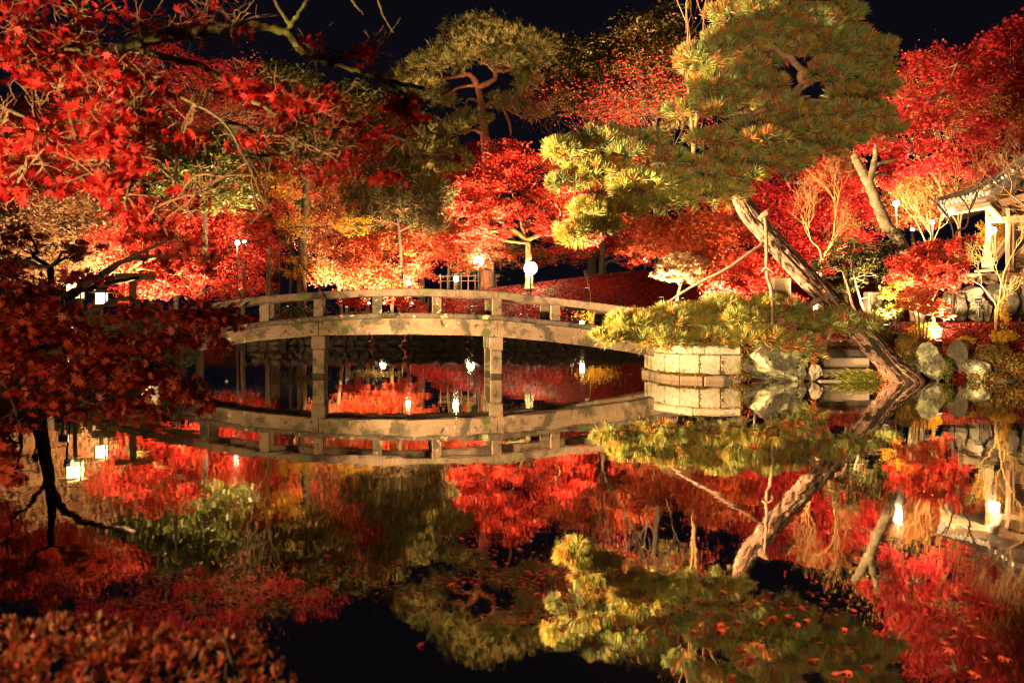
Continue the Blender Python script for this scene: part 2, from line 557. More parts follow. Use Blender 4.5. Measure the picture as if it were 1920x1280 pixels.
def star(lobes, notch, base=.16, droop=.12):
    """maple leaf outline from lobe (angle, radius) pairs on one side plus the tip"""
    pts = []
    right = [(0, lobes[0])] + [l for l in lobes[1:]]
    seq = [(a, r) for a, r in right]
    side = []
    for k, (a, r) in enumerate(seq):
        if k:
            am = (a + seq[k - 1][0]) / 2
            side.append((am, notch * (seq[k - 1][1] + r) / 2))
        side.append((a, r))
    side.append((180, base))
    full = side + [(-a, r) for a, r in side[1:-1][::-1]]
    for a, r in full:
        t = math.radians(a)
        pts.append((r * math.sin(t), r * math.cos(t), -droop * r * r))
    return np.array(pts[::-1])


STAR7 = star([1.0, (36, .92), (76, .74), (122, .42)], .42)
STAR5 = star([1.0, (46, .88), (98, .62)], .40)
STAR3 = star([1.0, (72, .75)], .38, .2)
OVAL = np.array([(0, -.9, -.1), (.32, -.3, 0), (.30, .35, .02), (0, 1, -.12), (-.30, .35, .02), (-.32, -.3, 0)])
KITE = np.array([(0, -.8, 0), (.42, .1, .05), (0, 1, -.1), (-.42, .1, .05)])


def scatter(tmpl, pos, nrm, size, rng, yaw_up=None):
    """copy an outline to every position, facing nrm; returns V, F"""
    n = len(pos)
    nrm = unit(nrm)
    a = rng.normal(size=(n, 3)) if yaw_up is None else yaw_up
    t = unit(np.cross(nrm, a))
    b = np.cross(nrm, t)
    size = np.broadcast_to(np.asarray(size), (n,))[:, None, None]
    Vv = pos[:, None, :] + size * (tmpl[None, :, 0, None] * t[:, None, :] + tmpl[None, :, 1, None] * b[:, None, :] + tmpl[None, :, 2, None] * nrm[:, None, :])
    m = len(tmpl)
    return Vv.reshape(-1, 3), np.arange(n * m).reshape(n, m)


def tuft_mesh(pos, axis, L, rng, k=20, wid=.05, cone=.9):
    """needle tufts: k diamond needles sharing one centre vertex each"""
    n = len(pos)
    axis = unit(axis)
    d = unit(axis[:, None, :] + cone * rng.normal(size=(n, k, 3)) * .62)
    ln = (L * rng.uniform(.65, 1.1, size=(n, k)))[:, :, None]
    side = unit(np.cross(d, rng.normal(size=(n, k, 3))))
    c = pos[:, None, :]
    mid = c + d * ln * .55
    Vn = np.stack([mid + side * ln * wid, c + d * ln, mid - side * ln * wid], 2)     # n,k,3,3
    Vv = np.concatenate([pos[:, None, :], Vn.reshape(n, k * 3, 3)], 1).reshape(-1, 3)
    base = (np.arange(n) * (1 + 3 * k))[:, None, None]
    q = 1 + 3 * np.arange(k)[None, :, None] + np.array([0, 1, 2])[None, None, :]
    Fq_ = np.concatenate([np.broadcast_to(base, (n, k, 1)), base + q], 2).reshape(-1, 4)
    return Vv, Fq_


# ------------------------------------------------------------------ trees


def limb_path(a, b, rng, sag=.0, jit=.06, n=5):
    L = np.linalg.norm(b - a)
    t = np.linspace(0, 1, n)[:, None]
    p = a * (1 - t) + b * t
    p[1:-1] += rng.normal(size=(n - 2, 3)) * L * jit
    p[:, 2] += (np.sin(t[:, 0] * math.pi) * sag * L)
    return catmull(p, 3)


def tree(name, label, cat, trunk, r, pads, n, size, leaf, bark='bark', tmpl=STAR3, seed=1, group=None, fork=(), tufts=False,
         twigs=0, flat=.5, spread=.24, tilt=.75, sub=9, sides=8, rtop=.35, depth=.8, twigmat='twig', k=16, tl=.3, root=True, r_limb=.42, droop=0.0, hangdown=0.0):
    """trunk: [(x,y,D)...] px points bottom to top; pads: [(x,y,D,rx,ry[,depth factor])] foliage masses"""
    rng = np.random.default_rng(seed)
    if not tufts and n and trunk[0][2] > 26:
        n = int(n * 1.45); pads = [(q[0], q[1], q[2], q[3] * 1.12, q[4] * 1.15, *q[5:]) for q in pads]
    tp = np.array([P(*q) for q in trunk])
    base = tp[0].copy()
    base[2] = min(base[2], gz(base[0], base[1]) - .05) if root else base[2]
    o = empty(name, base, label, cat, group)
    if root and tp[0][2] - base[2] > .06:
        tp = np.vstack([base, tp])
    tpath = catmull(tp, 7)
    tpath[1:-1] += rng.normal(size=tpath[1:-1].shape) * r * .05
    tb = Buf()
    rad = r * np.linspace(1, rtop, len(tpath)); rad[0] *= 1.35; rad[1] *= 1.12
    tb.tube(tpath, rad, sides + 4, .03, rng)
    sources = [(p, q) for p, q in zip(tpath[len(tpath) // 4:], rad[len(tpath) // 4:])]
    for fk in fork:                                   # hand placed limbs: [r, (x,y,D)...]
        fp = catmull(np.array([P(*q) for q in fk[1:]]), 6)
        fp[1:-1] += rng.normal(size=fp[1:-1].shape) * fk[0] * .15
        fr = fk[0] * np.linspace(1, .35, len(fp))
        tb.tube(fp, fr, sides, .05, rng)
        sources += list(zip(fp[2:], fr[2:]))
    S = np.array([s_[0] for s_ in sources]); SR = np.array([s_[1] for s_ in sources])
    wb = Buf()
    area = np.array([q[3] * q[4] * (q[2] / 30.) ** 0 for q in pads], dtype=float)
    area /= area.sum()
    LP, LN = [], []
    for q, fr in zip(pads, area):
        C = P(q[0], q[1], q[2]); rx = q[3] / F * q[2]; rz = q[4] / F * q[2]
        ry = rx * (q[5] if len(q) > 5 else depth)
        R = np.array([rx, ry, rz])
        npad = max(8, int(n * fr))
        per = 1 if tufts else 34
        ncl = max(7, npad // per)
        u = unit(rng.normal(size=(ncl, 3)))
        cl = u * (rng.random((ncl, 1)) ** .42) * R
        cl *= (1 + .28 * (vnoise(cl + C, 1.7 / max(rx, .4)) - .5))[:, None]
        cw = cl + C
        # limb to the pad
        dd = np.linalg.norm(S - C, axis=1) + 1.5 * np.maximum(0, S[:, 2] - C[2] + .1)
        j = int(np.argmin(dd))
        la = S[j]; lb = C + np.array([0, 0, -.25 * rz])
        lp = limb_path(la, lb, rng, .05)
        lr = np.linspace(min(SR[j] * .75, r * r_limb), max(.008, r * .08), len(lp))
        tb.tube(lp, lr, 6)
        sel = rng.permutation(ncl)[:sub]
        for i in sel:
            st = lp[int(rng.integers(len(lp) // 3, len(lp)))]
            bp = limb_path(st, cw[i], rng, .04, .08, 4)
            wb.tube(bp, np.linspace(max(.006, r * .11), max(.003, r * .02), len(bp)), 4)
            for _ in range(twigs):
                e = bp[int(rng.integers(len(bp) // 2, len(bp)))]
                d = unit((cw[i] - st) + rng.normal(size=3) * np.linalg.norm(cw[i] - st) * .8 + np.array([0, 0, .1]))
                L = rng.uniform(.25, .6) * min(rx, 1.2)
                tp_ = limb_path(e, e + d * L, rng, -.05, .08, 4)
                wb.tube(tp_, np.linspace(max(.004, r * .025), .0025, len(tp_)), 3)
        if tufts:
            LP.append(cw)
            LN.append(unit(cl / R) * .8 + np.array([0, 0, .75]) + rng.normal(size=(ncl, 3)) * .35)
        elif npad:
            kk = rng.integers(0, ncl, npad)
            sg = spread * min(rx, max(rz, .3 * rx))
            d = rng.normal(size=(npad, 3)) * sg * np.array([1, 1, flat])
            d[:, 2] -= hangdown * np.abs(rng.normal(size=npad)) * sg
            LP.append(cw[kk] + d)
            nn = np.array([0, -droop, 1.0]) + rng.normal(size=(npad, 3)) * tilt
            LN.append(nn)
    tb.out('trunk', M[bark], o, base, True)
    if wb.n:
        wb.out('twigs', M[twigmat], o, base, False)["kind"] = 'stuff'
    if n > 0:
        pos = np.concatenate(LP); nn = np.concatenate(LN)
        if tufts:
            Vv, Ff = tuft_mesh(pos, nn, tl, rng, k)
        else:
            Vv, Ff = scatter(tmpl, pos, nn, size * rng.uniform(.7, 1.25, len(pos)), rng)
        c = mobj('crown', Vv, Ff, M[leaf], o, base)
        c["kind"] = 'stuff'
    return o, (pos, nn) if n > 0 else None


def branchy(buf, p, d, L, r, depth, rng, up=.25, spread=.55, nb=(2, 4), ends=None):
    """recursive bare branching"""
    q = p + d * L
    mid = (p + q) / 2 + rng.normal(size=3) * L * .07
    buf.tube([p, mid, q], [r, r * .8, r * .62], 5 if depth > 2 else 3)
    if depth == 0:
        if ends is not None:
            ends.append(q)
        return
    for _ in range(int(rng.integers(nb[0], nb[1]))):
        nd = unit(d + rng.normal(size=3) * spread + np.array([0, 0, up]))
        t = rng.uniform(.35, 1)
        branchy(buf, p + (q - p) * t if t < .8 else q, nd, L * rng.uniform(.62, .88), r * .6, depth - 1, rng, up, spread, nb, ends)


def bare_tree(label, stems, L, r, depth, seed, bark='twig_lit', leaf=None, nleaf=0, size=.05, group=None, up=.25, spread=.5, name='bare_tree', nb=(2, 4)):
    """stems: [[(x,y,D),(x,y,D)...]...] each stem polyline, branching from its top"""
    rng = np.random.default_rng(seed)
    base = P(*stems[0][0]); base[2] = min(base[2], gz(base[0], base[1]) - .03)
    o = empty(name, base, label, 'tree', group)
    tb, wb, ends = Buf(), Buf(), []
    for s in stems:
        pts = np.array([P(*q) for q in s])
        if pts[0][2] > base[2] + .1 and np.linalg.norm(pts[0][:2] - base[:2]) < .5:
            pts = np.vstack([base, pts])
        pa = catmull(pts, 5)
        tb.tube(pa, r * np.linspace(1.2, .7, len(pa)), 7, .06, rng)
        dirn = unit(pa[-1] - pa[-3])
        for _ in range(3):
            branchy(wb, pa[-1], unit(dirn + rng.normal(size=3) * spread * .8 + np.array([0, 0, up])), L, r * .55, depth, rng, up, spread, nb, ends)
    tb.out('trunk', M[bark], o, base, True)
    wb.out('branches', M[bark], o, base)["kind"] = 'stuff'
    if nleaf:
        e = np.array(ends)
        pos = e[rng.integers(0, len(e), nleaf)] + rng.normal(size=(nleaf, 3)) * L * .3
        Vv, Ff = scatter(STAR5, pos, np.array([0, 0, 1.]) + rng.normal(size=(nleaf, 3)) * .8, size * rng.uniform(.7, 1.2, nleaf), rng)
        mobj('crown', Vv, Ff, M[leaf], o, base)["kind"] = 'stuff'
    return o


# ------------------------------------------------------------------ lamps


def flood(label, pos, target, W, ang=95, col=WARM, blend=.6, size=.16, soft=.10):
    """a garden floodlight: stake, housing, glowing lens and the spot lamp in front of the lens"""
    pos = np.asarray(pos, dtype=float); target = np.asarray(target, dtype=float)
    g0 = gz(pos[0], pos[1])
    base = np.array([pos[0], pos[1], g0])
    o = empty('garden_floodlight', base, label, 'floodlight', 'floodlights hidden among the trees')
    d = unit(target - pos)
    b = Buf(); b.tube([[pos[0], pos[1], g0 - .1], pos - d * .1], [.018, .018], 6)
    b.out('stake', M['metal'], o, base)
    R = np.array(Vector(d.tolist()).to_track_quat('Z', 'Y').to_matrix())
    h = Buf(); Vb, Fb = bevel_box(size * .5, size * .38, .06, .015)
    h.add(Vb @ R.T + pos - d * .07, Fb); h.out('housing', M['metal'], o, base)
    ln = Buf(); Vb, Fb = bevel_box(size * .44, size * .32, .006, .002)
    ln.add(Vb @ R.T + pos, Fb); ln.out('lens', M['lens'], o, base)
    L = bpy.data.lights.new('flood_lamp', 'SPOT')
    L.energy = W; L.color = col; L.spot_size = math.radians(ang); L.spot_blend = blend; L.shadow_soft_size = soft
    lo = bpy.data.objects.new('lamp', L)
    link(lo, o)
    lo.location = Vector((pos + d * .03 - base).tolist())
    lo.rotation_euler = Vector(d.tolist()).to_track_quat('-Z', 'Y').to_euler()
    return o


def sphere(c, r, seg=14, ring=9, squash=1.0):
    V, Fc = [], []
    for i in range(ring + 1):
        t = math.pi * i / ring
        for j in range(seg):
            a = 2 * math.pi * j / seg
            V.append([c[0] + r * math.sin(t) * math.cos(a), c[1] + r * math.sin(t) * math.sin(a), c[2] + r * squash * math.cos(t)])
    for i in range(ring):
        for j in range(seg):
            Fc.append([i * seg + j, (i + 1) * seg + j, (i + 1) * seg + (j + 1) % seg, i * seg + (j + 1) % seg])
    return np.array(V), Fc


def lamp_post(x, y, D, r, label, mat='lamp', post=True, W=0):
    c = P(x, y, D)
    g0 = gz(c[0], c[1])
    base = np.array([c[0], c[1], g0])
    o = empty('garden_lamp', base, label, 'lamp', 'lit garden lamps')
    V_, F_ = sphere(c, r)
    mobj('globe', V_, F_, M[mat], o, base, True)
    b = Buf(); b.tube([[c[0], c[1], min(g0, c[2] - r * 2) - .1], [c[0], c[1], c[2] - r * .95]], [.05, .04], 8)
    b.out('post', M['metal'], o, base)
    b = Buf(); b.tube([[c[0], c[1], c[2] + r * .92], [c[0], c[1], c[2] + r * 1.0], [c[0], c[1], c[2] + r * 1.25]], [r * .55, r * .5, .01], 10)
    b.out('cap', M['metal'], o, base)
    if W:
        L = bpy.data.lights.new('lamp_light', 'POINT'); L.energy = W; L.color = WARM; L.shadow_soft_size = r
        lo = bpy.data.objects.new('lamp', L); link(lo, o); lo.location = Vector((c - base + np.array([0, -r * 1.6, 0])).tolist())
    return o


# ------------------------------------------------------------------ stone bridge
DB = 21.8
SB = DB / F
ACR = unit(np.array([-.165, 1.0, 0.0]))            # across the deck


def bz(y):
    return CAMZ - (y - YH) * SB


def bx_(x):
    return (x - CX) * SB


RT = ([180, 300, 420, 495, 600, 705, 780, 870, 933, 1035, 1150, 1230, 1300, 1400], [613, 585, 564, 554, 546.5, 541.5, 540.5, 543, 546, 557, 571, 583, 597, 618])
ST = ([180, 300, 420, 495, 600, 705, 780, 870, 933, 1035, 1150, 1230, 1300, 1400], [664, 636, 612.5, 602.5, 592.5, 587.5, 586.5, 588.5, 591, 600.5, 613, 625, 639, 660])
GB = ([180, 300, 395, 480, 600, 705, 780, 870, 933, 1035, 1150, 1230, 1300, 1400], [705, 676, 653, 639.5, 629, 627.5, 627.5, 629, 631.5, 641, 655.5, 668, 684, 706])
bridge = empty('stone_bridge', (bx_(780), DB + .7, 0), 'long low arched granite footbridge crossing the pond on two pairs of square piers', 'bridge')
bb = np.array(bridge.location)


def beam_strip(name, x0, x1, top, bot, depth0, depth1, mat, n=14, ch=.012, gap=.006):
    """curved stone member between two px curves; front face at depth0 and back face at depth1 across the deck"""
    xs = np.linspace(x0 + gap / SB, x1 - gap / SB, n)
    zt = np.array([bz(np.interp(x, *top)) if isinstance(top[1], list) else bz(np.interp(x, *top[0]) + top[1]) for x in xs])
    zb = np.array([bz(np.interp(x, *bot)) if isinstance(bot[1], list) else bz(np.interp(x, *bot[0]) + bot[1]) for x in xs])
    V, Fc = [], []
    for x, a, b in zip(xs, zt, zb):
        fr = np.array([bx_(x), DB, 0]) + ACR * depth0
        bk = np.array([bx_(x), DB, 0]) + ACR * depth1
        cvec = ACR * ch
        sec = [fr + [0, 0, b + ch], fr + [0, 0, a - ch], fr + cvec + [0, 0, a], bk - cvec + [0, 0, a],
               bk + [0, 0, a - ch], bk + [0, 0, b + ch], bk - cvec + [0, 0, b], fr + cvec + [0, 0, b]]
        V += sec
    for i in range(n - 1):
        for k in range(8):
            k2 = (k + 1) % 8
            Fc.append([i * 8 + k, (i + 1) * 8 + k, (i + 1) * 8 + k2, i * 8 + k2])
    Fc.append(list(range(8)))
    Fc.append([(n - 1) * 8 + k for k in range(8)][::-1])
    return mobj(name, V, Fc, M[mat], bridge, bb)


WD = 1.55                                          # deck width
girder_cuts = [180, 597, 933, 1400]
for k in range(3):
    for d0, d1 in ((.06, .46), (WD - .46, WD - .06)):
        beam_strip('girder', girder_cuts[k], girder_cuts[k + 1], (ST, 9.5), GB, d0, d1, 'granite', 16)
slab_cuts = [180, 300, 395, 478, 530, 580, 660, 760, 850, 935, 1015, 1100, 1190, 1290, 1400]
for a, b in zip(slab_cuts[:-1], slab_cuts[1:]):
    beam_strip('edge_slab', a, b, ST, (ST, 9.2), -.03, .34, 'granite_edge', 6, .018, .004)
    beam_strip('edge_slab', a, b, ST, (ST, 9.2), WD - .34, WD + .03, 'granite_edge', 6, .018, .004)
    beam_strip('deck_slab', a, b, (ST, .6), (ST, 8), .346, WD - .346, 'granite_edge', 6, .006, .004)
for k, (a, b) in enumerate(((180, 600), (600, 935), (935, 1400))):
    for d0, d1 in ((.02, .24), (WD - .24, WD - .02)):
        beam_strip('handrail', a, b, RT, (RT, 14), d0, d1, 'granite_rail', 18, .02, .004)
for x in (270, 383, 495, 597, 708, 820, 933, 1043, 1153, 1262):
    for dp in (.05, WD - .21):
        zt = bz(np.interp(x, *RT) + 13.9); zb = bz(np.interp(x, *ST)) - .005
        c = np.array([bx_(x), DB, (zt + zb) / 2]) + ACR * (dp + .08)
        b = Buf(); b.box(c, (.23, .16, zt - zb), math.radians(9.4), .012)
        b.out('post', M['granite'], bridge, bb)
for x in (598, 933):
    for dp in (.06, WD - .40):
        zc = bz(np.interp(x, *GB))
        c = np.array([bx_(x), DB, 0]) + ACR * (dp + .17)
        b = Buf(); b.box(c + [0, 0, zc - .165], (.335, .36, .32), math.radians(4), .018)
        b.out('pier_cap', M['granite'], bridge, bb)
        b = Buf(); b.box(c + [0, 0, (zc - .33 - 1.0) / 2], (.285, .30, 1.0 + zc - .33), math.radians(4), .02)
        b.out('pier', M['pier'], bridge, bb)
        b = Buf(); b.box(c + [0, 0, -.16], (.292, .307, .52), math.radians(4), .02)
        b.out('tide_band', M['rock_dark'], bridge, bb)
    b = Buf(); c = np.array([bx_(x), DB, bz(np.interp(x, *GB)) - .17]) + ACR * (WD / 2)
    b.box(c, (.24, WD - .86, .26), math.radians(9.4), .015); b.out('cross_beam', M['pier'], bridge, bb)

# ------------------------------------------------------------------ rocks


def ico(sub):
    t = (1 + 5 ** .5) / 2
    V = [[-1, t, 0], [1, t, 0], [-1, -t, 0], [1, -t, 0], [0, -1, t], [0, 1, t], [0, -1, -t], [0, 1, -t], [t, 0, -1], [t, 0, 1], [-t, 0, -1], [-t, 0, 1]]
    Fc = [[0, 11, 5], [0, 5, 1], [0, 1, 7], [0, 7, 10], [0, 10, 11], [1, 5, 9], [5, 11, 4], [11, 10, 2], [10, 7, 6], [7, 1, 8], [3, 9, 4], [3, 4, 2], [3, 2, 6], [3, 6, 8], [3, 8, 9], [4, 9, 5], [2, 4, 11], [6, 2, 10], [8, 6, 7], [9, 8, 1]]
    V = [unit(np.array(v)) for v in V]
    for _ in range(sub):
        c, nf = {}, []

        def mid(a, b):
            k = (min(a, b), max(a, b))
            if k not in c:
                c[k] = len(V); V.append(unit(V[a] + V[b]))
            return c[k]
        for a, b, d in Fc:
            ab, bd, da = mid(a, b), mid(b, d), mid(d, a)
            nf += [[a, ab, da], [b, bd, ab], [d, da, bd], [ab, bd, da]]
        Fc = nf
    return np.array(V), Fc


ICO = {k: ico(k) for k in (1, 2, 3, 4)}


def rock_verts(size, seed, sub=3, cuts=8, rough=.11):
    """faceted boulder: unit ball cut by random planes, then roughened"""
    rng = np.random.default_rng(seed)
    V, Fc = ICO[sub]
    V = V.copy()
    for _ in range(cuts):
        n_ = unit(rng.normal(size=3)); d = rng.uniform(.48, .80)
        ex = V @ n_ - d
        V = V - np.maximum(ex, 0)[:, None] * n_
    nz = (vnoise(V + seed * 3.1, 2.2) - .5) * 2 * rough + (vnoise(V + seed * 1.7, 6) - .5) * rough
    V = V * (1 + nz)[:, None]
    return V * np.asarray(size) / np.abs(V).max(0), Fc


def rock(name, label, cat, c, size, seed, mat='boulder', sub=3, rot=0, group=None, parent=None, base=None, tiltx=0):
    V_, F_ = rock_verts(size, seed, sub)
    R = np.array(Matrix.Rotation(rot, 3, 'Z') @ Matrix.Rotation(tiltx, 3, 'Y'))
    V_ = V_ @ R.T + np.asarray(c)
    if parent is None:
        o = mobj(name, V_, F_, M[mat], None, (c[0], c[1], c[2] - size[2]), False)
        return tag(o, label, cat, group)
    return mobj(name, V_, F_, M[mat], parent, base)


# ------------------------------------------------------------------ right bank: block wall, boulders, steps
D0 = 20.4
wall = empty('pond_block_wall', P(1300, 715, D0), 'curved retaining wall of pale cut stone blocks under the low pine branch', 'retaining wall')
wb_ = np.array(wall.location)


def block(name, pa, pb, z0, z1, mat, th=.42, bev=.025, off=0.0):
    """wall block whose front face runs from plan point pa to pb"""
    pa, pb = np.array(pa), np.array(pb)
    d = pb - pa; L = np.linalg.norm(d) - .012
    n_ = np.array([d[1], -d[0]]) / np.linalg.norm(d)      # outward (towards the camera)
    c = (pa + pb) / 2 - n_ * (th / 2 - off)
    b = Buf(); b.box((c[0], c[1], (z0 + z1) / 2), (L, th, z1 - z0 - .008), math.atan2(d[1], d[0]), bev)
    return b.out(name, M[mat], wall, wb_)


def at(x, D):
    return ((x - CX) / F * D, D)


front = [at(1208, 22.9), at(1222, 22.0), at(1246, 21.2), at(1274, 20.75), at(1312, 20.5), at(1352, 20.4), at(1391, 20.4)]
for a, b in zip(front[:-1], front[1:]):
    block('wall_block', a, b, .14, .595, 'block')
fr2 = [at(1208, 22.9), at(1232, 21.6), at(1268, 20.85), at(1300, 20.55), at(1391, 20.4)]
for a, b in zip(fr2[:-1], fr2[1:]):
    block('coping_stone', a, b, .60, .80, 'block', .5, .03, .015)
fr3 = [at(1206, 22.9), at(1240, 21.4), at(1275, 20.7), at(1320, 20.45), at(1392, 20.36)]
for a, b in zip(fr3[:-1], fr3[1:]):
    block('footing_stone', a, b, -.6, .13, 'pier', .5, .03, .05)
back_edge = [at(1208, 22.9)]
back_edge = [(4.42, 30), (3.83, 26), (3.36, 22.95)]
for a, b in zip(back_edge[:-1], back_edge[1:]):
    block('wall_block', a, b, -.5, .78, 'rock')

rngm = np.random.default_rng(17)
mp_ = []
fl_ = np.array([list(q) for q in fr3]); tt_ = rngm.random(2600) * (len(fr3) - 1.001)
i_ = tt_.astype(int); f_ = (tt_ - i_)[:, None]
q_ = fl_[i_] * (1 - f_) + fl_[i_ + 1] * f_
keep_ = vnoise(np.column_stack([q_ * 2.2, 0 * tt_]), 1.0) > .42
hh_ = .125 + np.abs(rngm.normal(size=len(q_))) * .02
mp_.append(np.column_stack([q_ + rngm.normal(size=q_.shape) * .018 + [0, -.04], hh_])[keep_])
for jx in (1246, 1274, 1312, 1352, 1391):
    dd_ = np.interp(jx, [1208, 1222, 1246, 1274, 1312, 1352, 1391], [22.9, 22.0, 21.2, 20.75, 20.5, 20.4, 20.4])
    k_ = int(rngm.integers(8, 40)) if jx != 1391 else 260
    mp_.append(np.array([(jx - CX) / F * dd_, dd_ - .0, 0]) + np.column_stack([rngm.normal(size=k_) * .012, rngm.normal(size=k_) * .01 - .005, rngm.uniform(.12, .62, k_)]))
mp_ = np.concatenate(mp_)
Vm, Fm = scatter(KITE, mp_, rngm.normal(size=mp_.shape) + [0, -.6, .6], (.034) * rngm.uniform(.5, 1.4, len(mp_)), rngm)
mobj('moss', Vm, Fm, M['shrub'], wall, wb_)["kind"] = 'stuff'
rock('boulder', 'large pale lichen-covered boulder standing at the water between the block wall and the steps', 'boulder',
     P(1455, 682, 20.62) + [0, .1, -.02], (.80, .5, .68), 23, 'boulder', 4, .1)
rock('boulder', 'small slanted wedge stone at the foot of the large pale boulder, left of the steps', 'boulder',
     P(1524, 700, 20.5), (.16, .2, .24), 5, 'block', 3, .4, tiltx=.5)
rock('boulder', 'tall grey-green boulder standing in the water right of the leaning pine trunk', 'boulder',
     P(1746, 682, 20.75), (.42, .4, .52), 33, 'boulder', 4, .8)
rock('boulder', 'dark shaded rock leaning behind the tall grey-green boulder', 'boulder',
     P(1788, 668, 21.1), (.33, .35, .4), 35, 'rock', 3, .3)
rock('boulder', 'low pale mossy boulder at the waterline left of the round shrub', 'boulder',
     P(1828, 700, 20.7), (.36, .35, .34), 41, 'boulder', 4, 1.3)
rock('boulder', 'flat dark rock at the waterline below the spreading shrubs', 'boulder',
     P(1880, 713, 20.6), (.36, .3, .16), 44, 'rock', 3, .1)
rock('boulder', 'dark rock in shadow behind the foot of the leaning pine', 'boulder',
     P(1716, 700, 20.9), (.2, .25, .3), 47, 'rock', 3, 0)

steps = empty('stone_steps', P(1590, 715, 20.6), 'short flight of rough stone steps going down to the water beside the leaning pine', 'steps')
s0 = np.array(steps.location)
for (x0, x1, yt, yb, D, mat) in ((1536, 1640, 712.5, 717, 20.35, 'step'), (1540, 1636, 692, 706, 20.7, 'step'), (1545, 1632, 671, 688, 21.05, 'step'),
                                 (1536, 1650, 655, 669, 21.5, 'rock'), (1530, 1660, 636, 650, 22.1, 'rock')):
    a, b = P(x0, yt, D), P(x1, yb, D)
    bu = Buf(); bu.box(((a[0] + b[0]) / 2, D + .22, (a[2] + b[2]) / 2), (b[0] - a[0], .44, abs(a[2] - b[2])), .03, .03)
    bu.out('step', M[mat], steps, s0)
for sx, D in ((1536, 20.9), ):
    pass

# far bank edging stones
edge = empty('stone_edging', P(930, 648, 44.0), 'row of rounded dark stones edging the far bank under the bridge', 'stone edging')
e0 = np.array(edge.location)
rng = np.random.default_rng(11)
emeshes = []
for k in range(5):
    V_, F_ = rock_verts((.30, .24, .24), 60 + k, 2)
    emeshes.append(raw_mesh('stone', V_, F_, M['rock_dark']))  # darker rock colour tones down the overlit edging stones
x = -13.0
k = 0
while x < 7.2:
    wdt = rng.uniform(.7, 1.25)
    for row in range(3):
        o = bpy.data.objects.new('stone', emeshes[int(rng.integers(5))])
        link(o, edge)
        o.location = Vector((x + (row % 2) * .25 - e0[0], 43.95 + row * .14 + rng.uniform(-.05, .05) - e0[1], .10 + row * .33 + rng.uniform(-.04, .04) - e0[2]))
        o.rotation_euler = (0, 0, rng.uniform(-.4, .4))
        o.scale = (wdt * 1.2, 1.1, rng.uniform(.95, 1.2))
    x += .52 * wdt
# left bank stones
for k, (px, py, D, s, lab, mat) in enumerate((
        (42, 742, 15.3, (.34, .35, .26), 'round dark rock with a pale stone behind it on the left bank', 'rock'),
        (45, 735, 16.2, (.15, .2, .16), 'small pale rounded stone catching the light on the left bank', 'step'),
        (295, 742, 17.0, (.28, .3, .22), 'dark rock at the left waterline below the bridge end', 'rock'),
        (345, 655, 22.6, (.45, .4, .45), 'mossy abutment rock under the left end of the bridge', 'boulder'),
        (322, 650, 22.2, (.3, .35, .42), 'grey rock leaning beside the mossy abutment rock at the bridge end', 'boulder'),
        (250, 690, 19.0, (.5, .4, .3), 'low dark rock on the left bank among the shaded leaves', 'rock'))):
    rock('boulder', lab, 'boulder', P(px, py, D), s, 80 + k, mat, 3, .3 * k)

# ------------------------------------------------------------------ pavilion corner at the right edge
DP = 25.4
SP = DP / F
hall = empty('temple_pavilion', [P(1890, 600, DP)[0], DP, gz(P(1890, 600, DP)[0], DP)], 'timber pavilion with a curved grey tiled roof at the right edge, lit from below', 'pavilion')
h0 = np.array(hall.location)


def hb(name, x0, y0, x1, y1, D, th, mat, bev=.01, tilt=None, px=True):
    a, b = P(x0, y0, D), P(x1, y1, D)
    c = ((a[0] + b[0]) / 2, D + th / 2, (a[2] + b[2]) / 2)
    bu = Buf(); bu.box(c, (abs(b[0] - a[0]), th, abs(a[2] - b[2])), 0, bev, tilt)
    return bu.out(name, M[mat], hall, h0)


def hbar(name, p0, p1, wd, mat, parent=None):
    b = Buf(); p0 = np.asarray(p0); p1 = np.asarray(p1)
    d = p1 - p0; L = np.linalg.norm(d)
    R = Vector(d.tolist()).to_track_quat('X', 'Z').to_matrix()
    Vb, Fb = bevel_box(L / 2, wd[0] / 2, wd[1] / 2, min(wd) * .12)
    b.add(Vb @ np.array(R).T + (p0 + p1) / 2, Fb)
    return b.out(name, M[mat], parent or hall, h0)


# roof: curved slope rising to the right, its verge edge facing the pond
rp = [(1757, 379), (1790, 369), (1825, 356), (1856, 341), (1890, 319), (1920, 296), (1960, 262), (2020, 205)]
tops = [P(x, y, DP) for x, y in rp]
V_, F_ = [], []
DEEP = 5.0
for p in tops:
    V_ += [p + [0, 0, 0], p + [0, 0, -.13], p + [2.7, DEEP, -.13], p + [2.7, DEEP, 0]]
for i in range(len(tops) - 1):
    for k in range(4):
        F_.append([i * 4 + k, i * 4 + (k + 1) % 4, (i + 1) * 4 + (k + 1) % 4, (i + 1) * 4 + k])
F_ += [[3, 2, 1, 0], [(len(tops) - 1) * 4 + k for k in range(4)]]
roof = mobj('roof', V_, F_, M['tile'], hall, h0)
cv = catmull(tops, 5)
# rounded verge ridge and rows of barrel tiles over the slope
for k in range(13):
    b = Buf(); off = np.array([2.7 * k / 12, k * DEEP / 12, .03])
    b.tube(cv[:-4] + off, .085 if k == 0 else .06, 7)
    b.out('tile_row', M['tile'], roof, h0)
rng = np.random.default_rng(3)
Lc = len(cv)
for k in range(26):                                     # studs of tile ends on the verge face
    t = k / 25 * .62
    p = cv[int(t * (Lc - 1))]
    V2, F2 = sphere(p + np.array([0, -.08, -.085]), .045, 8, 5)
    mobj('tile_end', V2, F2, M['white' if k % 2 else 'tile'], roof, h0)
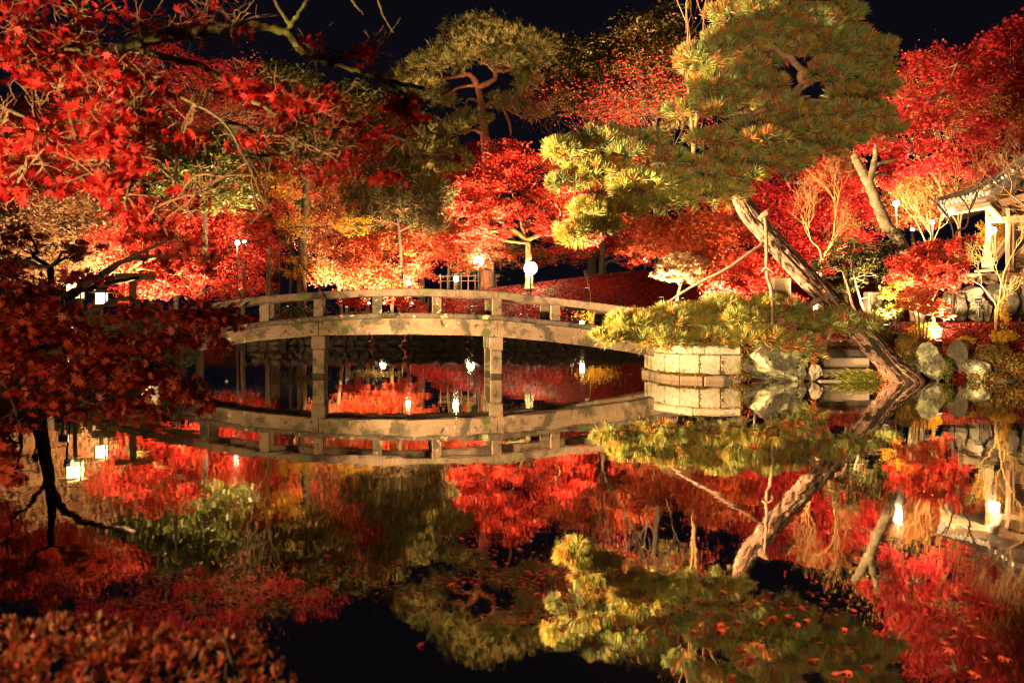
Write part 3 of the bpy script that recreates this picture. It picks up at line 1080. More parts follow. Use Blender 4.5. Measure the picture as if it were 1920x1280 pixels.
# scalloped white eave tiles hanging under the lower corner
for k in range(12):
    x = 1763 + k * 8.2
    y = 381 - k * 1.6 - (6 if k > 8 else 0)
    c = P(x, y, DP - .12)
    b = Buf()
    a = np.linspace(0, 2 * math.pi, 10, endpoint=False)
    rx_, rz_ = .05, .085 + .012 * (k > 7) * 3
    ring = np.stack([rx_ * np.cos(a) + .02 * np.sin(a), 0 * a, rz_ * np.sin(a)], 1)
    Vt = np.concatenate([ring + c + [0, -.02, 0], ring + c + [0, .03, 0]])
    Ft = [list(range(10)), [19 - i for i in range(10)]] + [[i, 10 + i, 10 + (i + 1) % 10, (i + 1) % 10] for i in range(10)]
    b.add(Vt, Ft)
    b.out('eave_tile', M['white'], roof, h0)
hbar('eave_board', P(1772, 388, DP + .05), P(1848, 374, DP + .05), (.10, .12), 'wood_pale')
hbar('eave_soffit', P(1781, 397, DP + .2), P(1848, 385, DP + .2), (.5, .16), 'wood_pale')
for k in range(16):
    t = k / 15
    p = P(1786 + 62 * t, 402 - 11 * t, DP + .14)
    hbar('rafter_end', p, p + [0, .6, .02], (.035, .06), 'wood')
hbar('purlin', P(1846, 388, DP + .5), P(1990, 352, DP + .5), (.2, .22), 'wood')
hbar('bracket_arm', P(1849, 384, DP + .1), P(1876, 412, DP + .3), (.14, .13), 'white')
hbar('tie_beam', P(1853, 412, DP + .35), P(1990, 408, DP + .35), (.18, .2), 'wood')
hbar('hanging_board', P(1858, 396, DP + .6), P(1990, 388, DP + .6), (.1, .24), 'wood')
hb('post', 1851, 392, 1859, 516, DP + .35, .12, 'wood')
hb('post', 1888, 390, 1894, 512, DP + .25, .10, 'wood')
hb('post', 1894.6, 392, 1902, 512, DP + .4, .2, 'wood')
hb('post', 1862, 440, 1868, 480, DP + .5, .1, 'wood')
hbar('stair_rail', P(1868, 476, DP + .6), P(1888, 446, DP + .9), (.08, .1), 'wood')
hbar('stair_rail', P(1868, 488, DP + .6), P(1890, 456, DP + .9), (.08, .1), 'wood')
hbar('stair_stringer', P(1893, 500, DP + .8), P(1935, 455, DP + .8), (.1, .26), 'wood')
for k in range(4):
    hb('stair_tread', 1897 + k * 8, 497 - k * 9, 1925 + k * 8, 500.5 - k * 9, DP + .85 + k * .15, .3, 'wood')
hb('railing_board', 1906, 484, 1990, 492, DP + .5, .06, 'wood_dark')
hb('floor_beam', 1871.5, 511, 1990, 529, DP + .25, .3, 'wood')
hb('floor_board', 1868, 507, 1990, 510.6, DP + .2, 2.5, 'wood_dark')
hb('box_front', 1806, 513, 1850, 530, DP - .1, .12, 'wood_pale')
hb('box_front', 1850.5, 513, 1871, 533, DP - .06, .12, 'wood_pale')
for xx in (1829, 1850):
    hb('slot', xx, 522, xx + 3, 527, DP - .125, .02, 'wood_dark', 0)
hb('back_wall', 1903, 412, 2000, 507, DP + 2.4, .1, 'wood_dark')
b = Buf(); b.tube([P(1828, 508.5, DP - .15), P(1863, 506.5, DP - .15)], .035, 8); b.out('bamboo_rail', M['bamboo'], hall, h0)
for k, (xx, yt) in enumerate(((1843, 482), (1847.5, 460), (1850.5, 449), (1854, 459), (1857, 471), (1861, 483))):
    b = Buf(); b.tube([P(xx, 505, DP - .02), P(xx - .4, yt, DP - .02)], [.034, .034], 8)
    tag(b.out('bamboo_tube', M['bamboo'], hall, h0))
lamp_post(1861.5, 432, DP + .1, .10, 'blazing white lamp fixed in front of the pavilion post', 'lamp', True, 30)

# stone plinth of the pavilion
pl = empty('rock_wall', P(1850, 600, 24.6), 'dark dry stone wall of big irregular rocks below the pavilion', 'stone wall')
p0 = np.array(pl.location)
for k, (px, py, rx, rz, mat) in enumerate(((1797, 577, 19, 26, 'rock'), (1798, 592, 12, 12, 'boulder'), (1816, 572, 11, 28, 'boulder'), (1823, 549, 22, 16, 'rock'), (1829, 590, 11, 15, 'boulder'), (1838, 576, 9, 18, 'boulder'), (1847, 585, 8, 22, 'rock'),
                                           (1868, 549, 24, 17, 'rock'), (1862, 586, 16, 20, 'rock'), (1892, 570, 26, 34, 'rock'), (1925, 560, 24, 40, 'rock'), (1958, 570, 26, 36, 'rock'), (1778, 570, 12, 22, 'rock'))):
    D = 24.7 + (k % 3) * .12
    rock('stone', None, None, P(px, py, D), (rx * D / F * 1.12, .4, rz * D / F * 1.12), 120 + k, mat, 3, 0, None, pl, p0)

# ------------------------------------------------------------------ standing stones, slab, box
o = empty('stone_marker', P(1640, 606, 23.6), 'upright weathered stone pillar standing behind the leaning pine trunk', 'stone pillar')
o0 = np.array(o.location)
b = Buf(); b.box(P(1641, 577, 23.6) + [0, .15, -.05], (.40, .30, .95), .1, .03); b.out('shaft', M['rock'], o, o0)
b = Buf(); b.box(P(1641, 608, 23.6) + [0, .15, -.05], (.6, .5, .16), .1, .03); b.out('plinth', M['rock'], o, o0)
b = Buf(); b.box(P(1466, 555, 25.2) + [0, .1, -.1], (.52, .22, 1.25), .15, .03)
tag(b.out('stone_slab', M['plaster'], None, P(1466, 605, 25.2)), 'greenish flat stone slab standing behind the leaning trunk under the red leaves', 'stone slab')
o = empty('lantern_box', P(1276, 600, 23.8), 'brightly lit white box lantern half hidden behind the low pine branch', 'lantern')
o0 = np.array(o.location)
b = Buf(); b.box(P(1276, 582, 23.8), (.24, .24, .30), .2, .01); b.out('paper_box', emit_mat('lantern_white_paper', (1, .80, .48), 3.5), o, o0)
b = Buf(); b.box(P(1276, 567, 23.8), (.34, .34, .07), .2, .015); b.out('lid', M['wood_pale'], o, o0)
b = Buf(); b.tube([P(1276, 593, 23.8), P(1276, 640, 23.8)], .05, 8); b.out('stem', M['wood'], o, o0)

# paper lanterns on the left bank
for k, (px, py, D, s, lab) in enumerate(((141, 545, 20.8, .30, 'larger glowing yellow paper lantern on a post behind the shaded maple'),
                                         (190, 560, 22.6, .24, 'smaller glowing yellow paper lantern on a post nearer the bridge end'))):
    c = P(px, py, D); g0 = gz(c[0], c[1])
    o = empty('paper_lantern', (c[0], c[1], g0), lab, 'lantern', 'paper lanterns on the left bank'); o0 = np.array(o.location)
    b = Buf(); b.box(c, (s, s, s * 1.15), .2, .01); b.out('paper_box', M['lamp_soft'], o, o0)
    for q in range(4):
        a = .2 + math.pi / 4 + q * math.pi / 2
        b = Buf(); b.box(c + np.array([math.cos(a), math.sin(a), 0]) * s * .72, (.025, .025, s * 1.25), .2, 0); b.out('frame_post', M['wood_dark'], o, o0)
    V4 = np.array([[-1, -1, 0], [1, -1, 0], [1, 1, 0], [-1, 1, 0], [-1, -1, .12], [1, -1, .12], [1, 1, .12], [-1, 1, .12], [0, 0, .55]]) * s * np.array([.95, .95, .7])
    b = Buf(); b.add(V4 + c + [0, 0, s * .62], [[3, 2, 1, 0], [0, 1, 5, 4], [1, 2, 6, 5], [2, 3, 7, 6], [3, 0, 4, 7], [4, 5, 8], [5, 6, 8], [6, 7, 8], [7, 4, 8]]); b.out('lid', M['wood'], o, o0)
    b = Buf(); b.box((c[0], c[1], c[2] - s * .64), (s * 1.2, s * 1.2, .04), .2, .008); b.out('tray', M['wood'], o, o0)
    b = Buf(); b.tube([[c[0], c[1], g0 - .1], c - [0, 0, s * .66]], .05, 8); b.out('post', M['wood'], o, o0)

# timber gate and lit walls on the left bank beyond the bridge end
gt = empty('timber_gate', P(255, 640, 25.0), 'small timber gate with ochre plaster panels on the left bank by the bridge end', 'gate')
g0_ = np.array(gt.location)
for (nm, x0, y0, x1, y1, D, th, mat) in (('post', 242, 520, 252, 655, 25, .16, 'wood'), ('post', 268, 560, 276, 655, 24.9, .16, 'wood_dark'), ('lintel', 215, 512, 285, 524, 24.95, .24, 'wood'),
                                         ('panel', 169, 590, 241, 628, 25.1, .08, 'plaster'), ('panel', 277, 566, 300, 640, 25.0, .08, 'plaster'), ('post', 164, 570, 168.6, 660, 25.1, .14, 'wood_pale'),
                                         ('panel', 172, 560, 214, 575, 25.2, .08, 'plaster'), ('rail', 169, 629, 241, 634, 25.05, .14, 'wood_pale')):
    a, b_ = P(x0, y0, D), P(x1, y1, D)
    bu = Buf(); bu.box(((a[0] + b_[0]) / 2, D + th / 2, (a[2] + b_[2]) / 2), (b_[0] - a[0], th, a[2] - b_[2]), 0, .01); bu.out(nm, M[mat], gt, g0_)

# low fence glimpsed beyond the mound
fe = empty('bamboo_fence', P(900, 520, 56), 'low lit bamboo fence between the far lamps', 'fence')
f0 = np.array(fe.location)
for k in range(9):
    px = 826 + k * 13
    b = Buf(); b.tube([P(px, 545, 56), P(px, 514, 56)], .05, 6); b.out('picket', M['wood'], fe, f0)
for yy in (518, 527):
    b = Buf(); b.tube([P(822, yy, 55.9), P(935, yy - 1, 55.9)], .04, 6); b.out('rail', M['wood'], fe, f0)
# ------------------------------------------------------------------ lamps seen in the photograph
lamp_post(897, 490, 52, .30, 'round lit lamp on a post left of the brightest lamp', W=110)
lamp_post(995, 503, 50, .36, 'brightest round lamp on the crest of the leaf-covered mound', 'lamp', W=110)
lamp_post(855, 523, 50, .15, 'small low lamp shining at the left foot of the mound', 'lamp_small', W=90)
lamp_post(445, 455, 42, .11, 'small bright lamp in the red leaves above the left end of the bridge', 'lamp_small', W=400)
lamp_post(458, 453, 43.5, .075, 'dimmer small lamp close beside another above the left end of the bridge', 'lamp_small')
lamp_post(766, 530, 48, .12, 'slim greenish white lamp at the foot of the far red maples', 'lamp_small', W=250)
lamp_post(1209, 488, 56, .15, 'faint lantern lamp under the red leaves beside the golden pine tip', 'lamp_small')
lamp_post(1680, 382, 31, .10, 'bright small lamp high beside the mossy leaning trunk', 'lamp_small', W=500)
lamp_post(1748, 417, 31, .07, 'small lamp among bare golden twigs left of the pavilion roof', 'lamp_small', W=300)
lamp_post(1711, 430, 33, .08, 'dull small lamp between two small bright ones left of the pavilion', 'lamp_soft')
lamp_post(1091, 605, 44.6, .11, 'small ground lamp on the far bank showing under the bridge handrail', 'lamp_small', W=160)
lamp_post(719, 612, 44.7, .13, 'far bank ground lamp behind the middle of the bridge, seen only in the water', 'lamp_small', W=160)
lamp_post(883, 611, 44.6, .18, 'larger far bank ground lamp left of the second pier, seen mainly in the water', 'lamp_small', W=110)

# garden floodlights, with some unseen ones added only as fill
FL = [
    # (label, pos, target, W, cone)
    ('black floodlight on the left bank aimed across the water at the big pine', (-8.35, 17.2, 1.3), P(1330, 520, 19.6), 10500, 80),
    ('black floodlight on the left bank aimed up at the crown of the big pine', (-7.9, 15.2, .9), P(1400, 170, 19), 31000, 58),
    ('black floodlight on the left bank near the lanterns aimed at the bridge', (-7.95, 16.2, .7), P(760, 610, 21.8), 900, 95),
    ('unseen fill floodlight added on the near shore for the pine top', (-.15, .75, .6), P(1470, 120, 19.4), 7500, 25),  # added frontal fill for the dark side of the crown
    ('black floodlight on the near left shore aimed at the boulders and steps', (-3.1, 1.7, .9), P(1800, 675, 20.8), 16000, 15),
    ('black floodlight under the overhanging maple by the near left shore', (-3.0, 2.2, .9), (-1.75, 4.37, 3.6), 700, 72),
    ('unseen fill floodlight added on the near left shore for the shaded maple', (-3.5, 3.0, .5), (-2.6, 5.6, 1.3), 120, 80),  # added fill that lifts the dark foreground leaves
    ('black floodlight beside the bushes at the left edge of the shore', (-2.3, .45, 1.9), (-1.1, 1.95, .8), 290, 62),
    ('unseen fill floodlight added on the near shore for the low pine branch', (.3, .75, .55), P(1380, 608, 19.6), 6000, 14),  # added frontal fill for needles the left bank lamp leaves dark
    ('unseen fill floodlight added low on the near shore for the drifting leaves', (2.3, .7, .7), (2.3, 5.0, 0), 1100, 80),  # added only to brighten the floating leaves
    ('black floodlight on the left bank aimed up at the tall dim red maple', P(300, 600, 27), P(370, 180, 36), 4200, 75),
    ('fill floodlight added at the back of the far left bank for the evergreen wood', P(150, 575, 44), P(140, 280, 60), 9000, 85),  # added wide fill against the black far wood
    ('fill floodlight added behind the dark trunks for the tall evergreen', P(540, 575, 49), P(520, 260, 57), 8000, 85),  # added fill for the dark trees behind the trunks
    ('fill floodlight added beyond the mound for the shrubby evergreen wood', P(770, 545, 55.5), P(840, 400, 60), 4500, 110),  # added fill for the dark wood behind the mound
    ('fill floodlight added on the far right bank behind every pine for bare treetops', P(1280, 560, 42), P(1290, 150, 51), 12000, 70),  # added fill for the dim treetops
    ('black floodlight on the far left bank below the pale gold maple', P(60, 590, 24), P(120, 380, 31), 3600, 110),
    ('black floodlight at the foot of the forked red maple', P(235, 590, 30), P(260, 380, 35), 2600, 110),
    ('black floodlight on the far bank below the green evergreen', P(350, 590, 38), P(370, 300, 41), 7000, 75),
    ('black floodlight on the far bank below the orange maple', P(650, 575, 48.2), P(612, 400, 49.3), 3000, 125),
    ('black floodlight at the far bank between two dark trunks', P(425, 580, 44.6), P(430, 420, 46.5), 2600, 100),
    ('black floodlight on the far bank below the pink-red maple', P(700, 575, 45), P(720, 440, 49), 4400, 115),
    ('black floodlight on the mound below the crimson maple', P(890, 550, 46.2), P(960, 340, 50), 4200, 74),
    ('black floodlight at the mound foot aimed at the tall red-barked pine', P(885, 575, 45), P(905, 130, 53), 21000, 46),
    ('black floodlight at the mound foot aimed at the young yellow-green pine', P(770, 575, 45), P(770, 260, 53), 9000, 50),
    ('black floodlight at the mound aimed at the dark broadleaf trees', P(1100, 540, 47), P(1180, 110, 54), 36000, 66),
    ('black floodlight tucked behind the low pine branch below the white-lit maple', P(1240, 560, 26.5), P(1280, 470, 29), 1300, 120),
    ('black floodlight on the right bank below the red maple behind the pine', P(1345, 580, 25.6), P(1380, 420, 29), 2300, 120),
    ('black floodlight behind the leaning trunk below the crimson maple', P(1540, 590, 24.8), P(1500, 400, 29), 2600, 120),
    ('black floodlight among the shrubs aimed at the mossy leaning trunk', P(1660, 610, 22.6), P(1660, 350, 24.5), 1500, 100),
    ('black floodlight on the leaf-covered bank below the bright red maple', P(1760, 640, 21.9), P(1755, 480, 23.4), 3200, 105),
    ('black floodlight at the pavilion wall aimed up at the roof corner', P(1835, 560, 23.9), P(1850, 390, 25.6), 60, 105),
    ('black floodlight behind the pavilion wall aimed at the tall dark red maple', P(1740, 560, 25.4), P(1800, 170, 27), 3600, 85),
]
for lab, p, t, W, a in FL:
    flood(lab, p, t, W, a, AMBER if 'maple' in lab else WARM)

# ------------------------------------------------------------------ distant evergreen mass closing the gaps
tree('evergreen_tree', 'dark evergreen wood tree at the far left behind every red maple', 'tree', [(150, 560, 60), (150, 300, 60)], .3,
     [(60, 300, 60, 120, 90), (190, 260, 62, 100, 80), (20, 430, 58, 110, 70), (170, 420, 60, 100, 60)], 4500, .22, 'darkgreen', 'bark_dark', KITE, 301)
tree('evergreen_tree', 'dark tall evergreen behind the two dark trunks at the left end of the bridge', 'tree', [(520, 560, 58), (515, 260, 58)], .3,
     [(480, 220, 58, 90, 55), (560, 250, 59, 80, 60), (420, 300, 57, 70, 60), (600, 330, 58, 80, 60), (500, 360, 57, 100, 60), (640, 250, 60, 50, 50), (430, 185, 58, 60, 40), (530, 165, 58, 70, 45), (620, 185, 59, 60, 45), (690, 195, 60, 50, 45), (360, 190, 58, 60, 40), (740, 150, 62, 30, 45)], 12000, .2, 'green', 'bark_dark', KITE, 302)
tree('evergreen_tree', 'dark shrubby evergreen filling behind the crimson maple and the red-barked pine', 'tree', [(840, 560, 60), (845, 430, 60)], .2,
     [(800, 430, 60, 110, 50), (1000, 400, 61, 120, 50), (900, 470, 60, 130, 40), (1120, 400, 60, 100, 60), (720, 420, 60, 90, 60)], 5000, .2, 'olive', 'bark_dark', KITE, 303)

# ------------------------------------------------------------------ far bank trees
FARG = 'maples lit up along the far bank'
tree('maple_tree', 'pale gold and peach maple glowing at the far left behind dark branches', 'maple tree', [(95, 600, 31), (95, 500, 31), (88, 430, 31)], .16,
     [(50, 440, 31, 70, 45), (120, 400, 32, 80, 45), (190, 455, 31, 70, 45), (40, 510, 30, 60, 30), (150, 500, 31, 70, 35), (210, 400, 32, 50, 40)], 8500, .095, 'cream', 'bark', STAR5, 1, FARG,
     fork=[(.08, (95, 500, 31), (70, 450, 31), (45, 420, 31)), (.08, (92, 470, 31), (120, 430, 31), (150, 400, 31.5))], twigs=2)
tree('maple_tree', 'red maple crowned with dark red leaves above the glowing far left maple', 'maple tree', [(20, 600, 34), (30, 480, 34), (35, 380, 34)], .15,
     [(20, 330, 34, 60, 50), (110, 330, 35, 70, 40), (60, 270, 35, 80, 50), (150, 290, 36, 60, 40), (20, 420, 33, 50, 40)], 5500, .10, 'red', 'bark', STAR5, 2, FARG)
tree('maple_tree', 'bright red forked maple between the yellow lanterns and the green evergreen', 'maple tree', [(245, 640, 29), (240, 560, 29), (238, 510, 29)], .15,
     [(230, 450, 30, 60, 40), (300, 500, 30, 70, 35), (330, 440, 31, 60, 35), (270, 545, 29, 60, 30), (360, 520, 30, 60, 30), (290, 400, 32, 60, 30)], 7500, .09, 'red', 'bark_moss', STAR5, 3, FARG,
     fork=[(.08, (238, 510, 29), (270, 490, 29), (320, 475, 29.5)), (.07, (239, 525, 29), (260, 505, 29), (300, 510, 29.5))], twigs=3)
tree('evergreen_tree', 'glossy green broadleaf evergreen rising over the left end of the bridge', 'evergreen tree', [(375, 580, 42), (385, 430, 42), (380, 330, 42)], .22,
     [(330, 260, 42, 55, 35), (400, 300, 42, 60, 35), (330, 335, 41, 55, 35), (290, 300, 42, 40, 30), (420, 360, 42, 50, 35), (380, 230, 43, 60, 35), (300, 390, 41, 40, 25), (450, 270, 43, 40, 30)], 7500, .13, 'green', 'bark_dark', KITE, 4)
tree('maple_tree', 'red maple with pink tips around the small twin lamps left of the dark trunks', 'maple tree', [(455, 590, 44), (458, 520, 44), (440, 470, 44)], .13,
     [(420, 430, 44, 60, 35), (480, 400, 45, 50, 40), (440, 490, 44, 60, 35), (400, 540, 43, 50, 25), (490, 470, 45, 40, 40), (380, 470, 44, 50, 30), (460, 540, 44, 50, 22)], 8000, .12, 'red', 'bark', STAR3, 5, FARG, twigs=2)
tree('dark_tree', 'straight dark trunk with grey-green crown standing left of a paler trunk', 'tree', [(515, 585, 46.5), (516, 480, 46.5), (512, 380, 46.5), (505, 220, 47)], .33,
     [(470, 210, 47, 60, 40), (540, 190, 47, 60, 40), (500, 280, 47, 70, 40), (440, 250, 47, 40, 30)], 4500, .16, 'olive', 'bark_dark', KITE, 6, rtop=.5)
tree('dark_tree', 'straight paler brown trunk standing just right of the dark trunk behind the bridge', 'tree', [(566, 585, 47.5), (567, 470, 47.5), (572, 380, 47.5), (578, 260, 48)], .30,
     [(580, 230, 48, 60, 40), (560, 310, 48, 60, 40), (620, 280, 48, 40, 30)], 3000, .16, 'olive', 'bark', KITE, 7, rtop=.5)
tree('maple_tree', 'glowing orange maple directly right of the two tall trunks', 'maple tree', [(640, 585, 49), (632, 510, 49), (622, 450, 49)], .13,
     [(615, 350, 49, 42, 40), (600, 430, 49, 40, 40), (645, 430, 49, 45, 45), (620, 500, 48.5, 55, 35), (660, 500, 48.5, 40, 30), (630, 390, 49, 45, 35)], 8500, .12, 'peach', 'bark', STAR3, 8, FARG, twigs=3, twigmat='twig_lit')
tree('maple_tree', 'small crimson maple top above the glowing orange maple', 'maple tree', [(600, 585, 51), (600, 440, 51), (610, 360, 51)], .12,
     [(600, 310, 51, 50, 35), (640, 340, 51, 40, 35), (560, 350, 51, 40, 30)], 3500, .13, 'red', 'bark_dark', STAR3, 9, FARG)
tree('maple_tree', 'pink and red maple behind the middle of the bridge left of the lamps', 'maple tree', [(735, 585, 48), (738, 520, 48), (730, 470, 48)], .13,
     [(690, 470, 48, 50, 30), (750, 450, 48.5, 55, 30), (710, 510, 47.5, 55, 28), (780, 500, 48, 50, 28), (665, 530, 47.5, 40, 22), (800, 460, 49, 40, 28), (740, 545, 47, 60, 20)], 9500, .115, 'redorange', 'bark', STAR3, 10, FARG, twigs=3)
tree('pine_tree', 'low spreading grey-brown pine above the pink maples left of centre', 'pine tree', [(750, 580, 47), (752, 480, 47), (745, 400, 47)], .16,
     [(700, 370, 47, 60, 25), (780, 385, 47, 65, 25), (740, 330, 47.5, 60, 25), (820, 360, 48, 40, 20), (690, 410, 46.5, 45, 18), (800, 420, 46.5, 45, 18)], 900, 0, 'needle_dark', 'bark_dark', None, 11, tufts=True, tl=.42, k=14, sub=14)
tree('pine_tree', 'young yellow-green pine with upright plumes below the tall red-barked pine', 'pine tree', [(790, 580, 54), (790, 400, 54), (780, 280, 54)], .2,
     [(720, 225, 54, 40, 30), (780, 250, 54, 45, 30), (820, 290, 54, 50, 30), (740, 290, 53.5, 45, 30), (780, 330, 53, 50, 25), (860, 300, 54, 30, 18), (690, 250, 54, 25, 20)], 1100, 0, 'needle_far', 'bark', None, 12, tufts=True, tl=.5, k=16, sub=8)
tree('pine_tree', 'tall red-barked pine with wind-swept cloud crown against the black sky', 'pine tree', [(912, 430, 55), (914, 330, 55), (908, 250, 55), (903, 200, 55), (895, 160, 55), (888, 145, 55)], .40,
     [(930, 80, 55, 85, 30), (870, 95, 55, 70, 25), (820, 120, 54.5, 55, 22), (985, 100, 55, 55, 30), (1010, 85, 55.5, 35, 25), (900, 55, 56, 75, 22), (960, 120, 54.5, 50, 18), (990, 155, 54.5, 28, 25),
      (800, 165, 55, 45, 16), (950, 190, 55, 40, 16), (1000, 210, 55, 40, 14), (880, 225, 54.5, 40, 20), (840, 240, 54, 40, 14), (830, 190, 55, 30, 14), (770, 140, 56, 30, 25)], 2100, 0, 'needle_far', 'bark_red', None, 13, tufts=True, tl=.42, k=16, sub=12,
     fork=[(.2, (893, 160, 55), (880, 140, 55), (850, 145, 54.8), (810, 155, 54.7)), (.2, (897, 165, 55), (925, 150, 55), (932, 130, 55), (950, 115, 55)), (.15, (930, 133, 55), (970, 128, 55), (1005, 110, 55)),
           (.16, (906, 200, 55), (930, 190, 55), (960, 210, 54.8), (985, 222, 54.6)), (.12, (940, 195, 55), (955, 230, 54.8), (958, 255, 54.8)), (.13, (905, 192, 55), (876, 188, 55), (873, 225, 55)),
           (.14, (893, 160, 55), (860, 165, 54.6), (820, 190, 54.4)), (.12, (931, 140, 55), (915, 122, 55), (900, 118, 55))], r_limb=.3)
tree('maple_tree', 'wide crimson maple spreading over the brightest lamp on the mound', 'maple tree', [(992, 515, 50.5), (990, 460, 50.5), (985, 445, 50.5)], .27,
     [(900, 350, 50.5, 55, 30), (960, 320, 51, 65, 35), (1030, 365, 50.5, 55, 30), (880, 400, 50, 55, 22), (950, 395, 50, 60, 22), (1030, 420, 50, 60, 22), (1080, 390, 51, 45, 30), (950, 290, 51.5, 55, 28), (910, 435, 49.5, 60, 16), (860, 450, 49.5, 45, 15), (1090, 440, 50, 40, 20)], 13500, .125, 'red', 'bark_moss', STAR3, 14, FARG,
     fork=[(.16, (988, 450, 50.5), (955, 425, 50.2), (920, 405, 50)), (.14, (988, 450, 50.5), (1020, 435, 50.2), (1050, 405, 50.2)), (.12, (985, 450, 50.5), (975, 410, 50.5), (960, 360, 50.8))], twigs=1)
tree('maple_tree', 'orange-red maple glowing right beside the lamp post left of the mound', 'maple tree', [(925, 530, 52.5), (922, 490, 52.5), (905, 470, 52.5)], .14,
     [(850, 470, 52, 50, 22), (900, 460, 52, 45, 20), (830, 440, 52, 45, 25), (880, 500, 51.5, 40, 12), (940, 480, 52.5, 30, 12)], 5500, .12, 'redorange', 'bark_dark', STAR3, 15, FARG, twigs=2)
tree('maple_tree', 'red maple with thick dark trunks under the golden pine tip', 'maple tree', [(1130, 510, 55), (1128, 470, 55), (1120, 440, 55)], .3,
     [(1050, 455, 54, 40, 16), (1190, 490, 53.5, 45, 12), (1100, 470, 54, 45, 14), (1170, 455, 54.5, 55, 25), (1150, 420, 55, 60, 30), (1210, 470, 54, 45, 18), (1220, 430, 55, 50, 25)], 5500, .13, 'red', 'bark_dark', STAR3, 16, FARG)
tree('broadleaf_tree', 'dim olive broadleaf tree with open crown right of the tall pine', 'tree', [(1110, 420, 58), (1112, 260, 58), (1105, 190, 58)], .28,
     [(1090, 110, 58, 55, 35), (1060, 150, 58, 40, 35), (1130, 150, 58, 50, 40), (1080, 190, 57.5, 45, 30), (1130, 90, 58.5, 40, 28), (1050, 100, 58, 30, 28), (1150, 200, 58, 40, 30)], 6500, .17, 'olive', 'bark_dark', KITE, 17,
     fork=[(.16, (1112, 240, 58), (1095, 180, 58), (1070, 130, 58)), (.16, (1111, 230, 58), (1125, 170, 58), (1140, 110, 58))])
tree('broadleaf_tree', 'taller dim olive tree with bare twigs on top left of the big pine crown', 'tree', [(1235, 420, 57), (1228, 250, 57), (1215, 160, 57)], .28,
     [(1200, 70, 57, 50, 40), (1180, 120, 57, 45, 40), (1240, 110, 57, 50, 40), (1220, 170, 57, 55, 35), (1250, 50, 57.5, 45, 40), (1190, 200, 56.5, 45, 25), (1260, 210, 57, 40, 40), (1290, 140, 57, 40, 60)], 7500, .17, 'olive', 'bark_dark', KITE, 18, twigs=2)
bare_tree('tall nearly bare reddish tree reaching the top edge left of the big pine crown', [[(1300, 420, 50), (1298, 250, 50), (1285, 120, 50)], [(1300, 300, 50), (1310, 180, 50), (1320, 90, 50)]], 3.0, 0.099, 4, 19, 'twig', 'redorange', 1200, .09, up=.35, spread=.4)
bare_tree('rust-brown twiggy shrub tree below the dim olive trees', [[(1130, 420, 53), (1130, 330, 53)], [(1130, 400, 53), (1170, 320, 53)], [(1130, 400, 53), (1085, 320, 53)]], 2.0, 0.062, 4, 20, 'bark_dark', 'crimson', 3200, .08, up=.35, spread=.42)
bare_tree('rust-brown twiggy tree right of another one, under the big pine crown', [[(1230, 430, 52), (1215, 310, 52)], [(1230, 420, 52), (1260, 300, 52)]], 2.2, 0.062, 4, 21, 'bark_dark', 'red', 2800, .08, up=.3, spread=.42)
bare_tree('bare pale brown tree with fan of twigs in the middle left distance', [[(500, 560, 40), (505, 440, 40), (500, 360, 40)], [(505, 450, 40), (480, 380, 40), (470, 320, 40)]], 1.6, 0.043, 5, 22, 'bark', 'redorange', 600, .08, up=.3, spread=.38)
bare_tree('bare greenish brown tree behind the low grey-brown pine', [[(650, 520, 52), (665, 420, 52), (670, 340, 52)]], 2.0, 0.062, 5, 23, 'bark', 'redorange', 900, .09)
for k, (x, y, D, s, lab) in enumerate(((755, 574, 45.6, 1, 'small red maple sapling seen under the handrail left of the middle post'), (655, 573, 45.4, .8, 'smallest red sapling seen under the handrail right of the first pier'),
                                       (838, 577, 45.5, .7, 'thin red-leaved sapling seen under the handrail beside the middle post'))):
    tree('maple_sapling', lab, 'sapling', [(x, y + 25, D), (x, y, D)], .05, [(x - 10, y - 6, D, 24 * s, 10 * s), (x + 14, y - 3, D, 24 * s, 10 * s), (x, y - 16, D, 20 * s, 8 * s)], 700, .10, 'red', 'bark', STAR3, 40 + k, 'red saplings on the far bank')
bare_tree('leafless pink-lit sapling standing on the mound above the handrail', [[(1107, 556, 46.5), (1106, 545, 46.5)]], .5, 0.019, 2, 47, 'twig_lit', up=.5, spread=.3)

# low plants on the far bank seen through the railing
for k, (x, y, D, rx, ry, n, mt, lab) in enumerate(((1010, 585, 45.4, 45, 10, 900, 'litter', 'low rusty shrub on the far bank left of the small ground lamp'),
                                                  (1120, 592, 45.2, 38, 14, 800, 'yellow', 'low yellowing shrub on the far bank behind the small ground lamp'),
                                                  (700, 592, 45, 50, 8, 700, 'olive', 'low dull shrub on the far bank under the middle of the handrail'),
                                                  (560, 585, 45, 60, 12, 900, 'darkgreen', 'low dark hedge on the far bank behind the first pier'),
                                                  (820, 592, 45.1, 40, 8, 500, 'crimson', 'low dark red shrub on the far bank below the brightest lamp'))):
    rng = np.random.default_rng(70 + k)
    c = P(x, y, D)
    pos = c + rng.normal(size=(n, 3)) * np.array([rx * D / F * .5, .35, ry * D / F * .55])
    pos[:, 2] = np.maximum(pos[:, 2], ground(pos[:, 0], pos[:, 1]) + .03)
    Vv, Ff = scatter(KITE, pos, rng.normal(size=(n, 3)) + [0, 0, .8], .09 * rng.uniform(.6, 1.2, n), rng)
    tag(mobj('low_shrub', Vv, Ff, M[mt], None, (c[0], c[1], gz(c[0], c[1]))), lab, 'shrub', 'low shrubs on the far bank')

